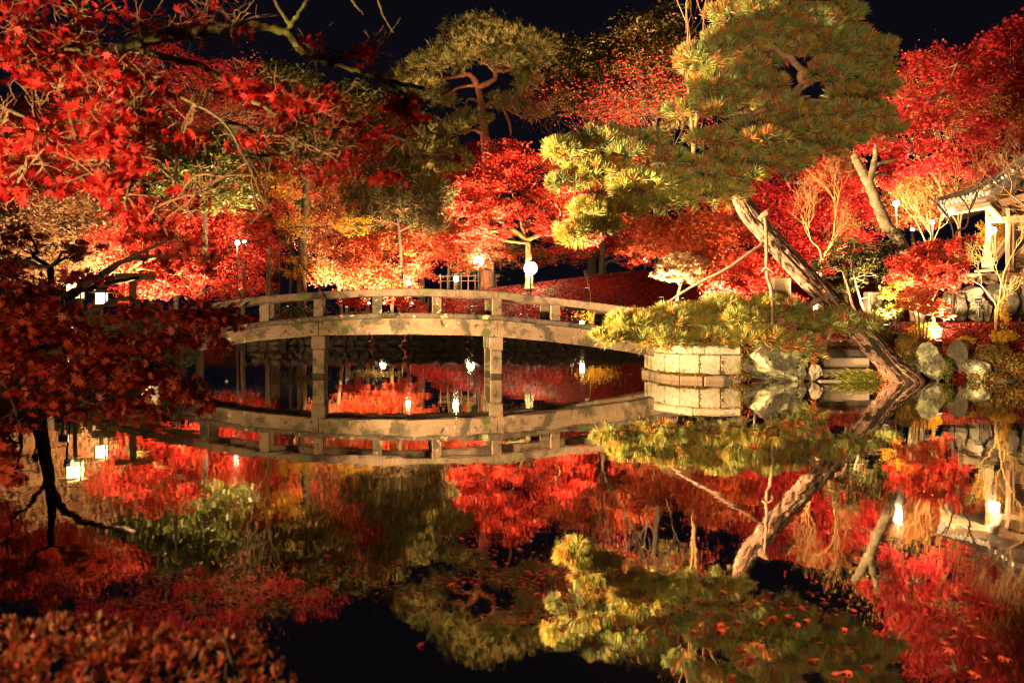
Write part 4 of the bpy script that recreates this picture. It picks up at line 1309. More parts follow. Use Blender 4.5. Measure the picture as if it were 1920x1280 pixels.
tree('maple_tree', 'amber and red maple standing between the green evergreen and the dark trunks', 'maple tree', [(450, 585, 47), (452, 460, 47), (450, 380, 47)], .15,
     [(430, 340, 47, 55, 30), (490, 330, 47, 55, 35), (450, 290, 48, 60, 30), (400, 390, 46.5, 45, 25), (520, 390, 46.8, 35, 30)], 6000, .12, 'redorange', 'bark_dark', STAR3, 81, FARG, twigs=1)
tree('maple_tree', 'dark red maple rising behind the low grey-brown pine', 'maple tree', [(690, 585, 53), (690, 420, 53), (690, 340, 53)], .15,
     [(680, 300, 53, 55, 30), (730, 330, 53, 50, 30), (650, 270, 53.5, 45, 28), (770, 380, 53, 50, 25), (690, 390, 52.5, 60, 25)], 5500, .13, 'red', 'bark_dark', STAR3, 82, FARG, twigs=1)
tree('maple_tree', 'amber maple filling the gap right of the wide crimson maple', 'maple tree', [(1110, 500, 58), (1110, 400, 58), (1110, 340, 58)], .15,
     [(1090, 330, 58, 60, 28), (1150, 350, 58, 55, 28), (1050, 300, 58, 50, 25), (1120, 280, 58.5, 60, 25), (1180, 300, 58, 50, 30), (1080, 470, 59, 60, 22), (990, 480, 60, 60, 20), (1160, 440, 59, 60, 30)], 9000, .14, 'redorange', 'bark_dark', STAR3, 83, FARG, twigs=1)
tree('maple_tree', 'dull red maple behind the red-barked pine trunk', 'maple tree', [(860, 560, 58), (860, 420, 58), (858, 330, 58)], .15,
     [(840, 320, 58, 50, 25), (900, 290, 58, 45, 20), (870, 350, 57.5, 60, 25), (810, 370, 57.5, 45, 22)], 4500, .13, 'crimson', 'bark_dark', STAR3, 84, FARG, twigs=1)
tree('maple_tree', 'tall dim red maple with fine leaves reaching up behind the mossy branch', 'maple tree', [(330, 600, 36), (330, 400, 36), (330, 250, 36)], .14,
     [(300, 180, 36, 60, 35), (380, 150, 36, 60, 35), (450, 190, 36.5, 55, 35), (250, 140, 36, 50, 30), (520, 215, 37, 50, 30), (300, 105, 36, 60, 28), (420, 125, 36, 55, 25), (180, 110, 36, 60, 35), (350, 220, 36, 60, 30), (590, 190, 37, 45, 30), (200, 170, 36, 50, 30)], 8500, .085, 'crimson', 'bark_dark', STAR5, 86, FARG, twigs=4)
tree('maple_tree', 'golden green maple half hidden between the bare brown tree and the orange maple', 'maple tree', [(545, 585, 45.5), (545, 470, 45.5), (540, 400, 45.5)], .12,
     [(480, 420, 45.5, 40, 22), (545, 430, 45.5, 40, 25), (520, 350, 45.8, 50, 25), (400, 320, 44, 45, 22), (560, 500, 45.3, 30, 20), (660, 420, 46, 40, 20)], 4500, .11, 'yellow', 'bark_dark', STAR3, 87, FARG, twigs=1)
tree('maple_tree', 'deep red maple closing the far left edge behind the near leaves', 'maple tree', [(-20, 600, 40), (-15, 440, 40), (0, 330, 40)], .16,
     [(0, 240, 40, 70, 45), (80, 210, 41, 70, 40), (160, 230, 41, 70, 40), (40, 300, 40, 80, 35), (240, 250, 41, 55, 35), (-40, 320, 39, 60, 60)], 7500, .11, 'red', 'bark_dark', STAR3, 85, FARG)

# ------------------------------------------------------------------ middle distance, right bank
RG = 'maples on the right bank behind the pine'
tree('maple_tree', 'cream-white overlit maple spray left of the leaning pine trunk', 'maple tree', [(1268, 640, 27.5), (1270, 560, 27.5), (1285, 510, 27.8)], .07,
     [(1275, 490, 27.8, 32, 16), (1255, 515, 27.4, 32, 12), (1290, 515, 27.8, 28, 14), (1262, 500, 27.6, 30, 10), (1305, 495, 28, 22, 14)], 3600, .065, 'cream', 'bark', STAR5, 50, RG, twigs=2, twigmat='twig_lit')
tree('maple_tree', 'orange and red maple with many thin stems under the pine foliage', 'maple tree', [(1350, 610, 28.5), (1345, 530, 28.5), (1330, 460, 28.8)], .09,
     [(1310, 440, 29, 55, 35), (1350, 480, 28.5, 50, 35), (1300, 480, 28.8, 45, 25), (1380, 430, 29, 50, 35), (1260, 450, 29.5, 55, 30), (1340, 400, 29.5, 60, 30), (1330, 520, 28, 50, 20), (1220, 420, 30, 50, 28), (1200, 470, 30, 40, 20)], 12500, .075, 'redorange', 'bark', STAR5, 51, RG, twigs=3)
tree('maple_tree', 'red low maple foliage around the foot of the upright prop', 'maple tree', [(1420, 620, 26.5), (1410, 560, 26.5)], .06,
     [(1400, 540, 26.5, 45, 22), (1440, 520, 26.8, 35, 25), (1360, 545, 26.2, 40, 18), (1410, 500, 27, 45, 25), (1480, 560, 26, 25, 14)], 5500, .07, 'red', 'bark', STAR5, 52, RG)
tree('maple_tree', 'deep crimson maple filling the space right of the leaning pine trunk', 'maple tree', [(1545, 610, 28.5), (1535, 530, 28.5), (1530, 470, 28.5)], .1,
     [(1490, 400, 29, 65, 40), (1550, 430, 28.8, 55, 40), (1590, 390, 29, 45, 35), (1470, 450, 28.6, 55, 35), (1530, 480, 28.3, 50, 30), (1430, 360, 29.5, 55, 30), (1560, 350, 29.5, 60, 30), (1500, 510, 28, 40, 18), (1600, 450, 28.5, 40, 25), (1510, 320, 30, 60, 25)], 13500, .075, 'crimson', 'bark', STAR5, 53, RG, twigs=1)
tree('maple_tree', 'orange and yellow small maple top between the pine crown and the mossy trunk', 'maple tree', [(1590, 600, 31), (1580, 450, 31), (1575, 360, 31)], .08,
     [(1570, 310, 31, 45, 22), (1610, 340, 31, 30, 22), (1540, 300, 31.5, 40, 18)], 2500, .085, 'peach', 'bark', STAR5, 54, RG)
tree('maple_tree', 'tall dark red maple with mossy leaning trunk rising to the upper right', 'maple tree', [(1722, 600, 24), (1706, 510, 24), (1688, 455, 24.2), (1664, 425, 24.4), (1645, 385, 24.6), (1632, 350, 24.8), (1618, 325, 25), (1600, 290, 25.2)], .21,
     [(1720, 230, 26, 70, 45), (1790, 180, 26.5, 70, 40), (1750, 120, 27, 60, 40), (1840, 130, 27, 60, 45), (1660, 270, 25.5, 50, 35), (1740, 290, 25.6, 60, 35), (1820, 240, 26.5, 60, 35), (1690, 170, 27, 45, 40), (1680, 330, 25.5, 45, 30)], 12500, .085, 'crimson', 'bark_pale', STAR5, 55, RG,
     fork=[(.11, (1630, 345, 24.8), (1640, 310, 25), (1645, 275, 25.2), (1680, 230, 25.6)), (.06, (1640, 310, 25), (1700, 290, 25.4), (1760, 240, 26)), (.06, (1700, 200, 26), (1760, 180, 26), (1800, 110, 26.3))], twigs=1, rtop=.5)
tree('maple_tree', 'tall red maple against the sky at the upper right corner', 'maple tree', [(1890, 590, 31), (1895, 400, 31), (1890, 260, 31)], .16,
     [(1890, 90, 31, 55, 40), (1850, 170, 31, 55, 45), (1920, 170, 31, 60, 50), (1890, 240, 30.5, 60, 40), (1930, 60, 31, 40, 40), (1960, 220, 31, 60, 50), (1830, 250, 30.5, 40, 30), (1790, 310, 30, 50, 28), (1880, 310, 30.5, 60, 25)], 10500, .10, 'crimson', 'bark_dark', STAR5, 56, RG)
tree('maple_tree', 'orange-yellow maple behind the small lamps left of the pavilion roof', 'maple tree', [(1715, 600, 33), (1712, 450, 33), (1705, 390, 33)], .1,
     [(1700, 350, 33, 45, 30), (1740, 380, 33, 45, 30), (1720, 410, 32.5, 40, 20), (1780, 350, 33, 45, 25), (1660, 400, 33, 35, 30)], 8000, .085, 'peach', 'bark_dark', STAR5, 57, RG)
bare_tree('fan of fine bare golden twigs behind the pavilion roof corner', [[(1800, 560, 28.5), (1798, 440, 28.5), (1795, 360, 28.5)], [(1800, 440, 28.5), (1775, 390, 28.5), (1760, 345, 28.5)], [(1800, 420, 28.5), (1825, 350, 28.5)]], 1.15, 0.034, 6, 58, 'twig', 'yellow', 2600, .06, up=.3, spread=.33)
bare_tree('bright bare golden shrub tree beside the small lamps', [[(1708, 600, 27), (1740, 480, 27), (1745, 440, 27)], [(1742, 470, 27), (1725, 430, 27), (1715, 410, 27)], [(1742, 470, 27), (1760, 430, 27)]], .62, 0.019, 5, 59, 'twig_lit', 'yellow', 260, .05, up=.25, spread=.42)
bare_tree('bare twiggy tree with mossy yellow stem against the crimson leaves right of the leaning pine', [[(1525, 620, 25.2), (1530, 520, 25.2), (1545, 480, 25.2)], [(1533, 505, 25.2), (1560, 450, 25.3), (1566, 410, 25.3)], [(1540, 485, 25.2), (1520, 450, 25.2)]], .75, 0.028, 5, 60, 'twig_lit', 'redorange', 350, .05, up=.2, spread=.42)
bare_tree('dark many-branched bare tree standing in front of the pavilion corner', [[(1785, 600, 24.2), (1790, 480, 24.2), (1788, 440, 24.2), (1780, 410, 24.2)], [(1790, 450, 24.2), (1812, 425, 24.2), (1818, 395, 24.2)]], .5, 0.034, 3, 61, 'bark_dark', up=.3)
bare_tree('slim bare young tree with pale forked stem standing on red leaves before the rock wall', [[(1866, 603, 22.9), (1867, 578, 22.9), (1872, 570, 22.9)], [(1868, 576, 22.9), (1884, 552, 22.9), (1872, 515, 22.9)], [(1868, 576, 22.9), (1856, 555, 22.9), (1840, 535, 22.9)], [(1878, 530, 22.9), (1892, 490, 22.9), (1905, 465, 22.9)]], .42, 0.022, 4, 62, 'twig_lit', up=.2, spread=.45)
bare_tree('spray of bare orange twigs hanging in front of the pavilion roof at the right edge', [[(1990, 620, 23.6), (1975, 480, 23.6), (1950, 410, 23.6)], [(1970, 450, 23.6), (1925, 390, 23.6), (1895, 365, 23.6)], [(1975, 440, 23.6), (1940, 360, 23.6), (1920, 335, 23.6)]], .55, 0.028, 5, 63, 'twig', up=.15, spread=.5)
tree('maple_tree', 'yellow-leaved tree glowing behind the pavilion posts', 'maple tree', [(1915, 590, 29.5), (1915, 480, 29.5), (1915, 430, 29.5)], .09,
     [(1910, 425, 29.5, 35, 28), (1940, 450, 29.5, 40, 30), (1890, 440, 29.5, 25, 25), (1925, 390, 29.5, 40, 25), (1850, 440, 30, 25, 22)], 4500, .07, 'yellow', 'bark', STAR5, 64, RG)
tree('maple_tree', 'brightest low red maple with white-hot centre beside the pavilion steps', 'maple tree', [(1752, 640, 23.2), (1749, 565, 23.2), (1745, 540, 23.2)], .055,
     [(1705, 490, 23.2, 45, 22), (1755, 465, 23.4, 45, 22), (1790, 495, 23.2, 35, 22), (1740, 505, 23, 45, 22), (1810, 455, 23.3, 28, 12), (1690, 515, 23, 30, 15), (1775, 530, 23, 40, 18), (1720, 530, 22.9, 35, 14), (1830, 450, 23.3, 18, 7)], 9500, .062, 'red', 'bark_moss', STAR5, 65, RG,
     fork=[(.035, (1749, 560, 23.2), (1765, 530, 23.2), (1785, 510, 23.2)), (.035, (1747, 550, 23.2), (1735, 520, 23.2), (1725, 500, 23.2))], twigs=2, twigmat='twig_lit')
tree('maple_tree', 'small orange-red maple with a bundle of thin upright stems by the tall boulder', 'maple tree', [(1725, 645, 21.9), (1723, 600, 21.9), (1722, 585, 21.9)], .035,
     [(1720, 560, 21.9, 42, 14), (1700, 575, 21.8, 25, 10), (1755, 570, 22, 32, 12), (1730, 545, 22, 35, 10), (1765, 590, 22, 25, 9), (1740, 583, 21.7, 30, 9)], 4600, .05, 'redorange', 'bark', STAR5, 66, RG,
     fork=[(.02, (1718, 645, 21.9), (1716, 600, 21.9), (1708, 575, 21.9)), (.02, (1730, 645, 21.9), (1733, 600, 21.9), (1745, 575, 21.9)), (.018, (1736, 645, 21.9), (1740, 605, 21.9), (1755, 585, 21.9))], twigs=1)
tree('shrub_tree', 'dark green shrub with two pale lichened stems behind the leaning trunk', 'shrub', [(1628, 608, 23.4), (1612, 560, 23.4), (1600, 515, 23.4)], .06,
     [(1590, 470, 23.8, 45, 28), (1640, 480, 24, 40, 28), (1560, 500, 23.8, 40, 24), (1620, 510, 23.6, 40, 20), (1660, 510, 24, 30, 25), (1580, 540, 23.6, 40, 18), (1650, 545, 24, 30, 18)], 4500, .06, 'darkgreen', 'bark_pale', KITE, 67,
     fork=[(.05, (1612, 606, 23.3), (1595, 560, 23.3), (1580, 510, 23.3))])
tree('shrub_tree', 'yellow-green leafy shrub under the brightest low red maple', 'shrub', [(1680, 620, 23), (1680, 560, 23)], .025, [(1680, 530, 23, 22, 22), (1690, 560, 23, 20, 22), (1668, 550, 23, 16, 16)], 800, .055, 'yellow', 'bark', KITE, 68)
o = tree('old_trunk', 'thick reddish old tree trunk standing behind the small orange-red maple', 'tree trunk', [(1700, 640, 22.9), (1700, 580, 22.9), (1698, 520, 23)], .15, [], 0, 0, None, 'bark', None, 69) if False else None

# ------------------------------------------------------------------ clipped shrubs and ground plants on the right bank


def shrub(label, x, y, D, rx, ry, n, mat, seed, size=.035, cat='shrub', name='shrub', tmpl=KITE, group='shrubs on the right bank'):
    rng = np.random.default_rng(seed)
    C = P(x, y, D); R = np.array([rx, rx * .8, ry]) * D / F
    u = unit(rng.normal(size=(n, 3)))
    pos = u * (rng.random((n, 1)) ** .22) * R
    pos *= (1 + .5 * (vnoise(pos + C, 2.2 / max(R[0], .25)) - .5))[:, None]
    pos += C
    g0 = gz(C[0], C[1])
    keep = pos[:, 2] > np.maximum(ground(pos[:, 0], pos[:, 1]), 0) + .01
    pos, u = pos[keep], u[keep]
    base = np.array([C[0], C[1], g0])
    o = empty(name, base, label, cat, group)
    Vv, Ff = scatter(tmpl, pos, u + rng.normal(size=pos.shape) * .6 + [0, -.1, .3], size * rng.uniform(.6, 1.3, len(pos)), rng)
    mobj('foliage', Vv, Ff, M[mat], o, base)["kind"] = 'stuff'
    b = Buf()
    for k in range(7):
        e = pos[int(rng.integers(len(pos)))]
        b.tube(limb_path(base + [rng.normal() * .03, rng.normal() * .03, -.06], e, rng, 0, .08, 4), np.linspace(.012, .003, 10), 4)
    b.out('stems', M['bark'], o, base)["kind"] = 'stuff'
    return o


shrub('round clipped dull green shrub beside the foot of the leaning pine', 1701, 648, 21.0, 24, 24, 2200, 'shrub', 201)
shrub('darker ragged shrub in the shadow below the round clipped shrub', 1705, 685, 20.9, 22, 26, 1300, 'darkgreen', 202)
shrub('spreading rounded green shrub on the bank right of the low pale boulder', 1862, 668, 20.9, 36, 26, 2800, 'shrub', 203)
shrub('twiggy brownish shrub at the right edge of the bank by the water', 1905, 690, 20.7, 34, 30, 2300, 'shrub', 204)
shrub('low rusty shrub at the waterline under the spreading rounded shrub', 1850, 706, 20.5, 40, 12, 1300, 'shrub', 205, .03)
shrub('small bright green plant growing between the two pale boulders', 1772, 692, 20.5, 16, 22, 380, 'grass', 206, .045)
shrub('tiny bright green plant at the water left of the tall grey-green boulder', 1707, 708, 20.4, 10, 14, 160, 'grass', 207, .04)
shrub('small yellow-green plant on red leaves above the spreading shrub', 1810, 640, 21.9, 18, 12, 500, 'yellow', 208, .04)
shrub('bright yellow ferny plant at the right on the red leaf carpet', 1880, 630, 22.0, 24, 12, 700, 'yellow', 209, .045)
shrub('orange-leaved low growth at the base of the leaning pine trunk', 1668, 706, 20.35, 28, 9, 700, 'peach', 210, .028)
shrub('mossy dark clump at the foot of the joint between block wall and large boulder', 1390, 707, 20.15, 22, 8, 600, 'shrub', 211, .022)
shrub('low brown shrub in shade between the steps and the stone pillar', 1655, 630, 22.4, 40, 12, 1100, 'darkgreen', 212, .04)
shrub('yellow-leaved upright seedling on the red leaf carpet before the rock wall', 1884, 590, 22.8, 10, 26, 150, 'yellow', 213, .06)
shrub('yellow shrub glowing behind the thin stems of the small orange-red maple', 1735, 620, 22.3, 28, 16, 900, 'yellow', 214, .04)
shrub('dark leafy shrub hiding the foot of the stone pillar', 1668, 585, 23.2, 26, 20, 1200, 'darkgreen', 215, .05)
# ivy-like tuft by bridge pier
rng = np.random.default_rng(88)
n = 900
pos = P(1620, 706, 20.35) + rng.normal(size=(n, 3)) * [.28, .06, .05]
pos[:, 2] = np.maximum(pos[:, 2], .02)
Vv, Ff = scatter(np.array([(-.05, 0, 0), (.05, 0, 0), (.03, .6, 0), (0, 1, -.1), (-.03, .6, 0)]), pos, rng.normal(size=(n, 3)) * [1, 1, .3] + [0, -1, 0], rng.uniform(.08, .2, n), rng, np.tile(np.array([1.0, .1, 0]), (n, 1)) + rng.normal(size=(n, 3)) * .3)
tag(mobj('grass', Vv, Ff, M['grass'], None, P(1620, 714, 20.35)), 'bright green grass growing at the water between steps and trunk', 'grass', kind='stuff')

# fallen leaves carpets


def carpet(label, n, f, size, seed, lift=.02, mat='litter'):
    rng = np.random.default_rng(seed)
    xy = f(rng, n)
    z = ground(xy[:, 0], xy[:, 1]) + lift + rng.random(len(xy)) * .05
    pos = np.column_stack([xy, z])
    Vv, Ff = scatter(STAR3, pos, np.array([0, -.25, 1.0]) + rng.normal(size=pos.shape) * .45, size * rng.uniform(.7, 1.3, len(pos)), rng)
    tag(mobj('fallen_leaves', Vv, Ff, M[mat], None, (float(pos[0, 0]), float(pos[0, 1]), float(pos[0, 2]))), label, 'fallen leaves', kind='stuff')


carpet('carpet of red fallen leaves on the bank below the pavilion', 15000, lambda r, n: np.column_stack([r.uniform(9.0, 15, n), 20.95 + r.random(n) ** 1.2 * 4.2]), .045, 401)
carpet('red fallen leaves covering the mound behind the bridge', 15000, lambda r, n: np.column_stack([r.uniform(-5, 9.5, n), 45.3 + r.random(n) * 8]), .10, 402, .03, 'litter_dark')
carpet('red fallen leaves on the dark steps and path beside the leaning pine', 2500, lambda r, n: np.column_stack([r.uniform(6.7, 9.0, n), 21.6 + r.random(n) * 3]), .045, 403, .12)
carpet('red fallen leaves lying along the top of the pale block wall', 1600, lambda r, n: np.column_stack([r.uniform(3.5, 6.6, n), 20.85 + r.random(n) * 1.2]), .045, 404, .09)

# ------------------------------------------------------------------ the big leaning pine
rng = np.random.default_rng(5)
TP = [(1698, 712, 20.25), (1672, 690, 20.22), (1640, 652, 20.2), (1600, 610, 20.15), (1560, 567, 20.1), (1520, 528, 20.05), (1478, 484, 20.0), (1436, 436, 19.9), (1404, 398, 19.75), (1388, 368, 19.6), (1394, 330, 19.5), (1420, 285, 19.5), (1458, 235, 19.6), (1482, 190, 19.7), (1500, 165, 19.7), (1540, 142, 19.7), (1585, 122, 19.8)]
tp = np.array([P(*q) for q in TP])
base = np.array([tp[0][0] + .1, tp[0][1] + .05, 0.05])
pine = empty('pine_tree', base, 'great old pine leaning out over the water with plated bark and layered golden-green foliage', 'pine tree')
pa = catmull(np.vstack([base + [.12, .05, -.3], tp]), 24)
rk = np.interp(np.linspace(0, 1, len(pa)), [0, .05, .12, .3, .52, .6, .75, 1], [.38, .31, .26, .235, .22, .17, .12, .055])
K = len(pa); SD = 90; FIS = []
T = unit(np.gradient(pa, axis=0))
u = unit(np.cross([0, 1.0, 0], T[0])); V_ = []
ln = np.concatenate([[0], np.cumsum(np.linalg.norm(np.diff(pa, axis=0), axis=1))])
for i in range(K):
    u = unit(u - T[i] * np.dot(u, T[i])); v = np.cross(T[i], u)
    a = np.arange(SD) / SD * 2 * math.pi
    rr = np.full(SD, rk[i])
    cyl = np.stack([np.cos(a) * 3.0, np.sin(a) * 3.0, np.full(SD, ln[i] * 2.6)], 1)
    cyl = cyl + (vnoise(cyl * .9 + 9, 1.0)[:, None] - .5) * [1.2, 1.2, 1.0]
    plate = np.abs(vnoise(cyl * [1.1, 1.1, .62], 1.0) - .5) * 2
    fis = np.clip(1 - plate / .30, 0, 1)
    fis2 = np.clip(1 - np.abs(vnoise(cyl * [3, 3, 1.6] + 40, 1.0) - .5) * 2 / .25, 0, 1)
    FIS.append(np.maximum(fis, fis2 * .75))
    rr = rr * (1 - .20 * fis - .10 * fis2 + .05 * (vnoise(cyl * .35, 1.0) - .5))
    V_.append(pa[i] + rr[:, None] * (np.cos(a)[:, None] * u + np.sin(a)[:, None] * v))
V_ = np.concatenate(V_)
ii = np.arange(K * SD).reshape(K, SD); i2 = np.roll(ii, -1, 1)
tk = mobj('trunk', V_, np.stack([ii[:-1].ravel(), i2[:-1].ravel(), i2[1:].ravel(), ii[1:].ravel()], 1), M['bark_pine'], pine, base, False)
tk.data.materials.append(M['bark_dark'])
tk.data.polygons.foreach_set("material_index", (np.array(FIS)[:-1].ravel() > .45).astype(np.int32))
PADS = [  # x, y, D, rx, ry, leaf
    (1480, 80, 19.6, 150, 60, 'needle'), (1350, 130, 18.9, 90, 50, 'needle'), (1600, 150, 20, 90, 55, 'needle'), (1410, 45, 19.2, 100, 45, 'needle'), (1560, 60, 20, 90, 55, 'needle'),
    (1310, 205, 18.6, 60, 32, 'needle'), (1410, 180, 18.8, 90, 35, 'needle'), (1545, 225, 19.2, 110, 35, 'needle'), (1640, 235, 20, 60, 38, 'needle'), (1380, 255, 18.6, 100, 32, 'needle'), (1330, 90, 19.2, 60, 35, 'needle'), (1630, 110, 20.3, 60, 40, 'needle'), (1480, 15, 19.8, 100, 35, 'needle'), (1470, 275, 19.2, 90, 28, 'needle'), (1545, 270, 19.5, 70, 22, 'needle'),
    (1060, 285, 17.9, 45, 24, 'needle_lit'), (1130, 265, 18.1, 60, 24, 'needle'), (1220, 285, 18.2, 80, 30, 'needle'), (1130, 325, 17.8, 70, 24, 'needle_lit'), (1200, 350, 17.9, 75, 24, 'needle_lit'), (1290, 330, 18.3, 85, 30, 'needle'), (1380, 315, 18.8, 80, 30, 'needle'), (1450, 310, 19.2, 70, 22, 'needle'), (1330, 365, 18.6, 75, 20, 'needle_lit'), (1240, 380, 18.1, 60, 16, 'needle_lit'),
    (1110, 395, 17.6, 45, 20, 'needle_lit'), (1080, 440, 17.5, 38, 26, 'needle_lit'), (1130, 425, 17.6, 35, 16, 'needle_lit'), (1180, 395, 17.8, 35, 14, 'needle_lit'), (1060, 345, 17.8, 36, 16, 'needle'),
    (1145, 635, 19.3, 35, 14, 'needle_lit'), (1190, 610, 19.4, 55, 24, 'needle_lit'), (1240, 640, 19.3, 50, 22, 'needle_lit'), (1270, 600, 19.6, 60, 30, 'needle_lit'), (1340, 590, 19.8, 70, 32, 'needle_lit'), (1330, 635, 19.6, 60, 22, 'needle_lit'), (1420, 590, 19.8, 70, 34, 'needle_lit'), (1490, 600, 19.8, 65, 34, 'needle'), (1410, 635, 19.5, 60, 20, 'needle_lit'), (1560, 605, 19.9, 50, 28, 'needle'), (1610, 610, 20, 40, 20, 'needle'), (1490, 645, 19.5, 45, 18, 'needle'), (1525, 665, 19.6, 22, 20, 'needle'),
]
LIMBS = [  # radius, px path
    (.11, (1420, 290, 19.5), (1360, 300, 19), (1290, 320, 18.5), (1200, 320, 18.1), (1120, 300, 17.9), (1070, 290, 17.9)),
    (.08, (1390, 350, 19.5), (1320, 365, 18.8), (1230, 370, 18.1), (1150, 400, 17.7), (1090, 435, 17.5)),
    (.10, (1482, 195, 19.7), (1440, 205, 19.2), (1400, 215, 18.8), (1350, 205, 18.7)),
    (.09, (1490, 185, 19.7), (1520, 190, 19.5), (1560, 195, 19.6), (1620, 210, 19.9)),
    (.09, (1510, 160, 19.7), (1480, 110, 19.5), (1420, 80, 19.2), (1350, 90, 19)),
    (.08, (1540, 142, 19.7), (1560, 100, 19.8), (1540, 50, 19.9), (1490, 20, 19.8)),
    (.075, (1545, 556, 20.0), (1480, 600, 19.8), (1400, 615, 19.6), (1310, 620, 19.5), (1230, 620, 19.4), (1150, 632, 19.3)),
    (.05, (1480, 600, 19.8), (1440, 590, 19.8), (1380, 585, 19.8)),
    (.05, (1575, 590, 20.0), (1550, 640, 19.7), (1520, 660, 19.6)),
    (.06, (1458, 240, 19.6), (1500, 260, 19.4), (1560, 240, 19.3)),
]
src, srr = [], []
lb_ = Buf()
for i in range(K // 2, K, 3):
    src.append(pa[i]); srr.append(rk[i] * .6)
for L in LIMBS:
    lp = catmull(np.array([P(*q) for q in L[1:]]), 6)
    lp[1:-1] += rng.normal(size=lp[1:-1].shape) * .035
    lr = L[0] * np.linspace(1, .3, len(lp))
    one = Buf(); one.tube(lp, lr, 8, .06, rng)
    one.out('limb', M['bark_pine'], pine, base, True)
    for a, b in zip(lp[1:], lr[1:]):
        src.append(a); srr.append(b)
src = np.array(src); srr = np.array(srr)
SUB = []
for q in PADS:
    if q[3] * q[4] > 1900:
        k = 4 if q[3] * q[4] > 3500 else 3
        for s in range(k):
            a = 2 * math.pi * (s + rng.random() * .6) / k
            SUB.append((q[0] + math.cos(a) * q[3] * .52, q[1] + math.sin(a) * q[4] * .58, q[2] + rng.normal() * .35, q[3] * .50, q[4] * .38, q[5]))
    else:
        SUB.append((*q[:4], q[4] * .8, q[5]))
for (x, y, D, rx, ry, lf) in SUB:
    C = P(x, y, D); R = np.array([rx, rx * .75, ry]) * D / F
    n = int(rx * (ry + 6) * math.pi / 27)
    uu = unit(rng.normal(size=(n, 3)) + [0, -.15, .45])
    loc = uu * (rng.random((n, 1)) ** .26) * R
    loc *= (1 + .45 * (vnoise(loc + C, 1.6) - .5))[:, None]
    pos = loc + C
    axn = unit(loc / R) * .75 + np.array([0, -.1, .85]) + rng.normal(size=(n, 3)) * .4
    j = int(np.argmin(np.linalg.norm(src - C, axis=1)))
    lp = limb_path(src[j], C - [0, 0, R[2] * .3], rng, .04, .05, 5)
    lb_.tube(lp, np.linspace(min(.05, srr[j]), .014, len(lp)), 5)
    for i in rng.permutation(n)[:max(10, n // 6)]:
        st = lp[int(rng.integers(len(lp) // 3, len(lp)))]
        lb_.tube(limb_path(st, pos[i], rng, .03, .07, 4), np.linspace(.014, .005, 10), 4)
    Vv, Ff = tuft_mesh(pos, axn, .215, rng, 26, .036, .72)
    mobj('needle_pad', Vv, Ff, M[lf], pine, base)["kind"] = 'stuff'
lb_.out('branchlets', M['bark'], pine, base)["kind"] = 'stuff'
# snapped stub with hanging broken branch on the trunk
b = Buf(); b.tube(catmull(np.array([P(1424, 412, 19.55), P(1434, 402, 19.5), P(1440, 398, 19.5)]), 5), [.07] * 11, 8, .08, rng)
b.tube([P(1430, 402, 19.5), P(1442, 391, 19.45)], [.03, .015], 6)
b.out('stub', M['bark_pine'], pine, base, True)

o = empty('wooden_prop', P(1447, 620, 19.5), 'thin crooked upright pole propping the leaning pine trunk', 'prop')
b = Buf(); b.tube(catmull(np.array([P(1449, 640, 19.5), P(1446, 548, 19.5), P(1438, 515, 19.45), P(1437, 460, 19.45), P(1436, 425, 19.45), P(1433, 405, 19.5)]), 6), np.linspace(.04, .036, 31), 8, .08, rng)
b.out('pole', M['bark_pine'], o, np.array(o.location), True)
b = Buf(); b.tube(catmull(np.array([P(1428, 508, 19.42), P(1436, 502, 19.37), P(1444, 506, 19.4), P(1450, 512, 19.44)]), 4), np.linspace(.02, .012, 13), 6, .2, rng)
b.out('rope_tie', M['bamboo'], o, np.array(o.location), True)
o = empty('wooden_prop', P(1240, 585, 19.6), 'long slanting bare pole running from the bridge end up to the leaning pine trunk', 'prop')
b = Buf(); b.tube(catmull(np.array([P(1228, 590, 19.9), P(1262, 560, 19.8), P(1310, 530, 19.6), P(1360, 505, 19.5), P(1400, 478, 19.5), P(1432, 456, 19.65)]), 6), np.linspace(.026, .038, 31), 8, .08, rng)
b.out('pole', M['bark_pine'], o, np.array(o.location), True)

# ------------------------------------------------------------------ shaded maple on the left bank


def leaf_parts(root, base, tmpl, pos, nrm, size, rng, mat, nparts, key):
    """the nparts largest-looking leaves as objects of their own, the rest as one mesh"""
    d = np.linalg.norm(pos - np.array([0, 0, CAMZ]), axis=1)
    px = pos[:, 0] / pos[:, 1] * F + CX; py = YH - (pos[:, 2] - CAMZ) / pos[:, 1] * F
    inside = (px > 0) & (px < 1920) & (py > 0) & (py < 1280)
    order = np.argsort(np.where(inside, d, d + 100))
    a, b = order[:nparts], order[nparts:]
    mes = [raw_mesh('leaf', *leaf_shape(tmpl, k), M[mat]) for k in range(4)]
    nn = unit(nrm)
    tt = unit(np.cross(nn, rng.normal(size=nn.shape))); bbv = np.cross(nn, tt)
    for q, i in enumerate(a):
        o = bpy.data.objects.new('leaf', mes[q % 4]); link(o, root)
        m = Matrix(np.column_stack([np.stack([tt[i], bbv[i], nn[i]], 1) * size[i], pos[i] - base]).tolist() + [[0, 0, 0, 1]])
        o.matrix_local = m
    Vv, Ff = scatter(tmpl, pos[b], nrm[b], size[b], rng)
    mobj('leaves', Vv, Ff, M[mat], root, base)["kind"] = 'stuff'


def leaf_shape(tmpl, k):
    r = np.random.default_rng(900 + k)
    v = tmpl.copy()
    v[:, :2] *= 1 + r.normal(size=(len(v), 1)) * .08
    v[:, 2] += -.22 * np.abs(v[:, 0]) * (k % 3) * .6 + r.normal(size=len(v)) * .03
    c = np.array([[0, .1, .06]])
    n = len(v)
    return np.vstack([v, c]), [[i, (i + 1) % n, n] for i in range(n)]


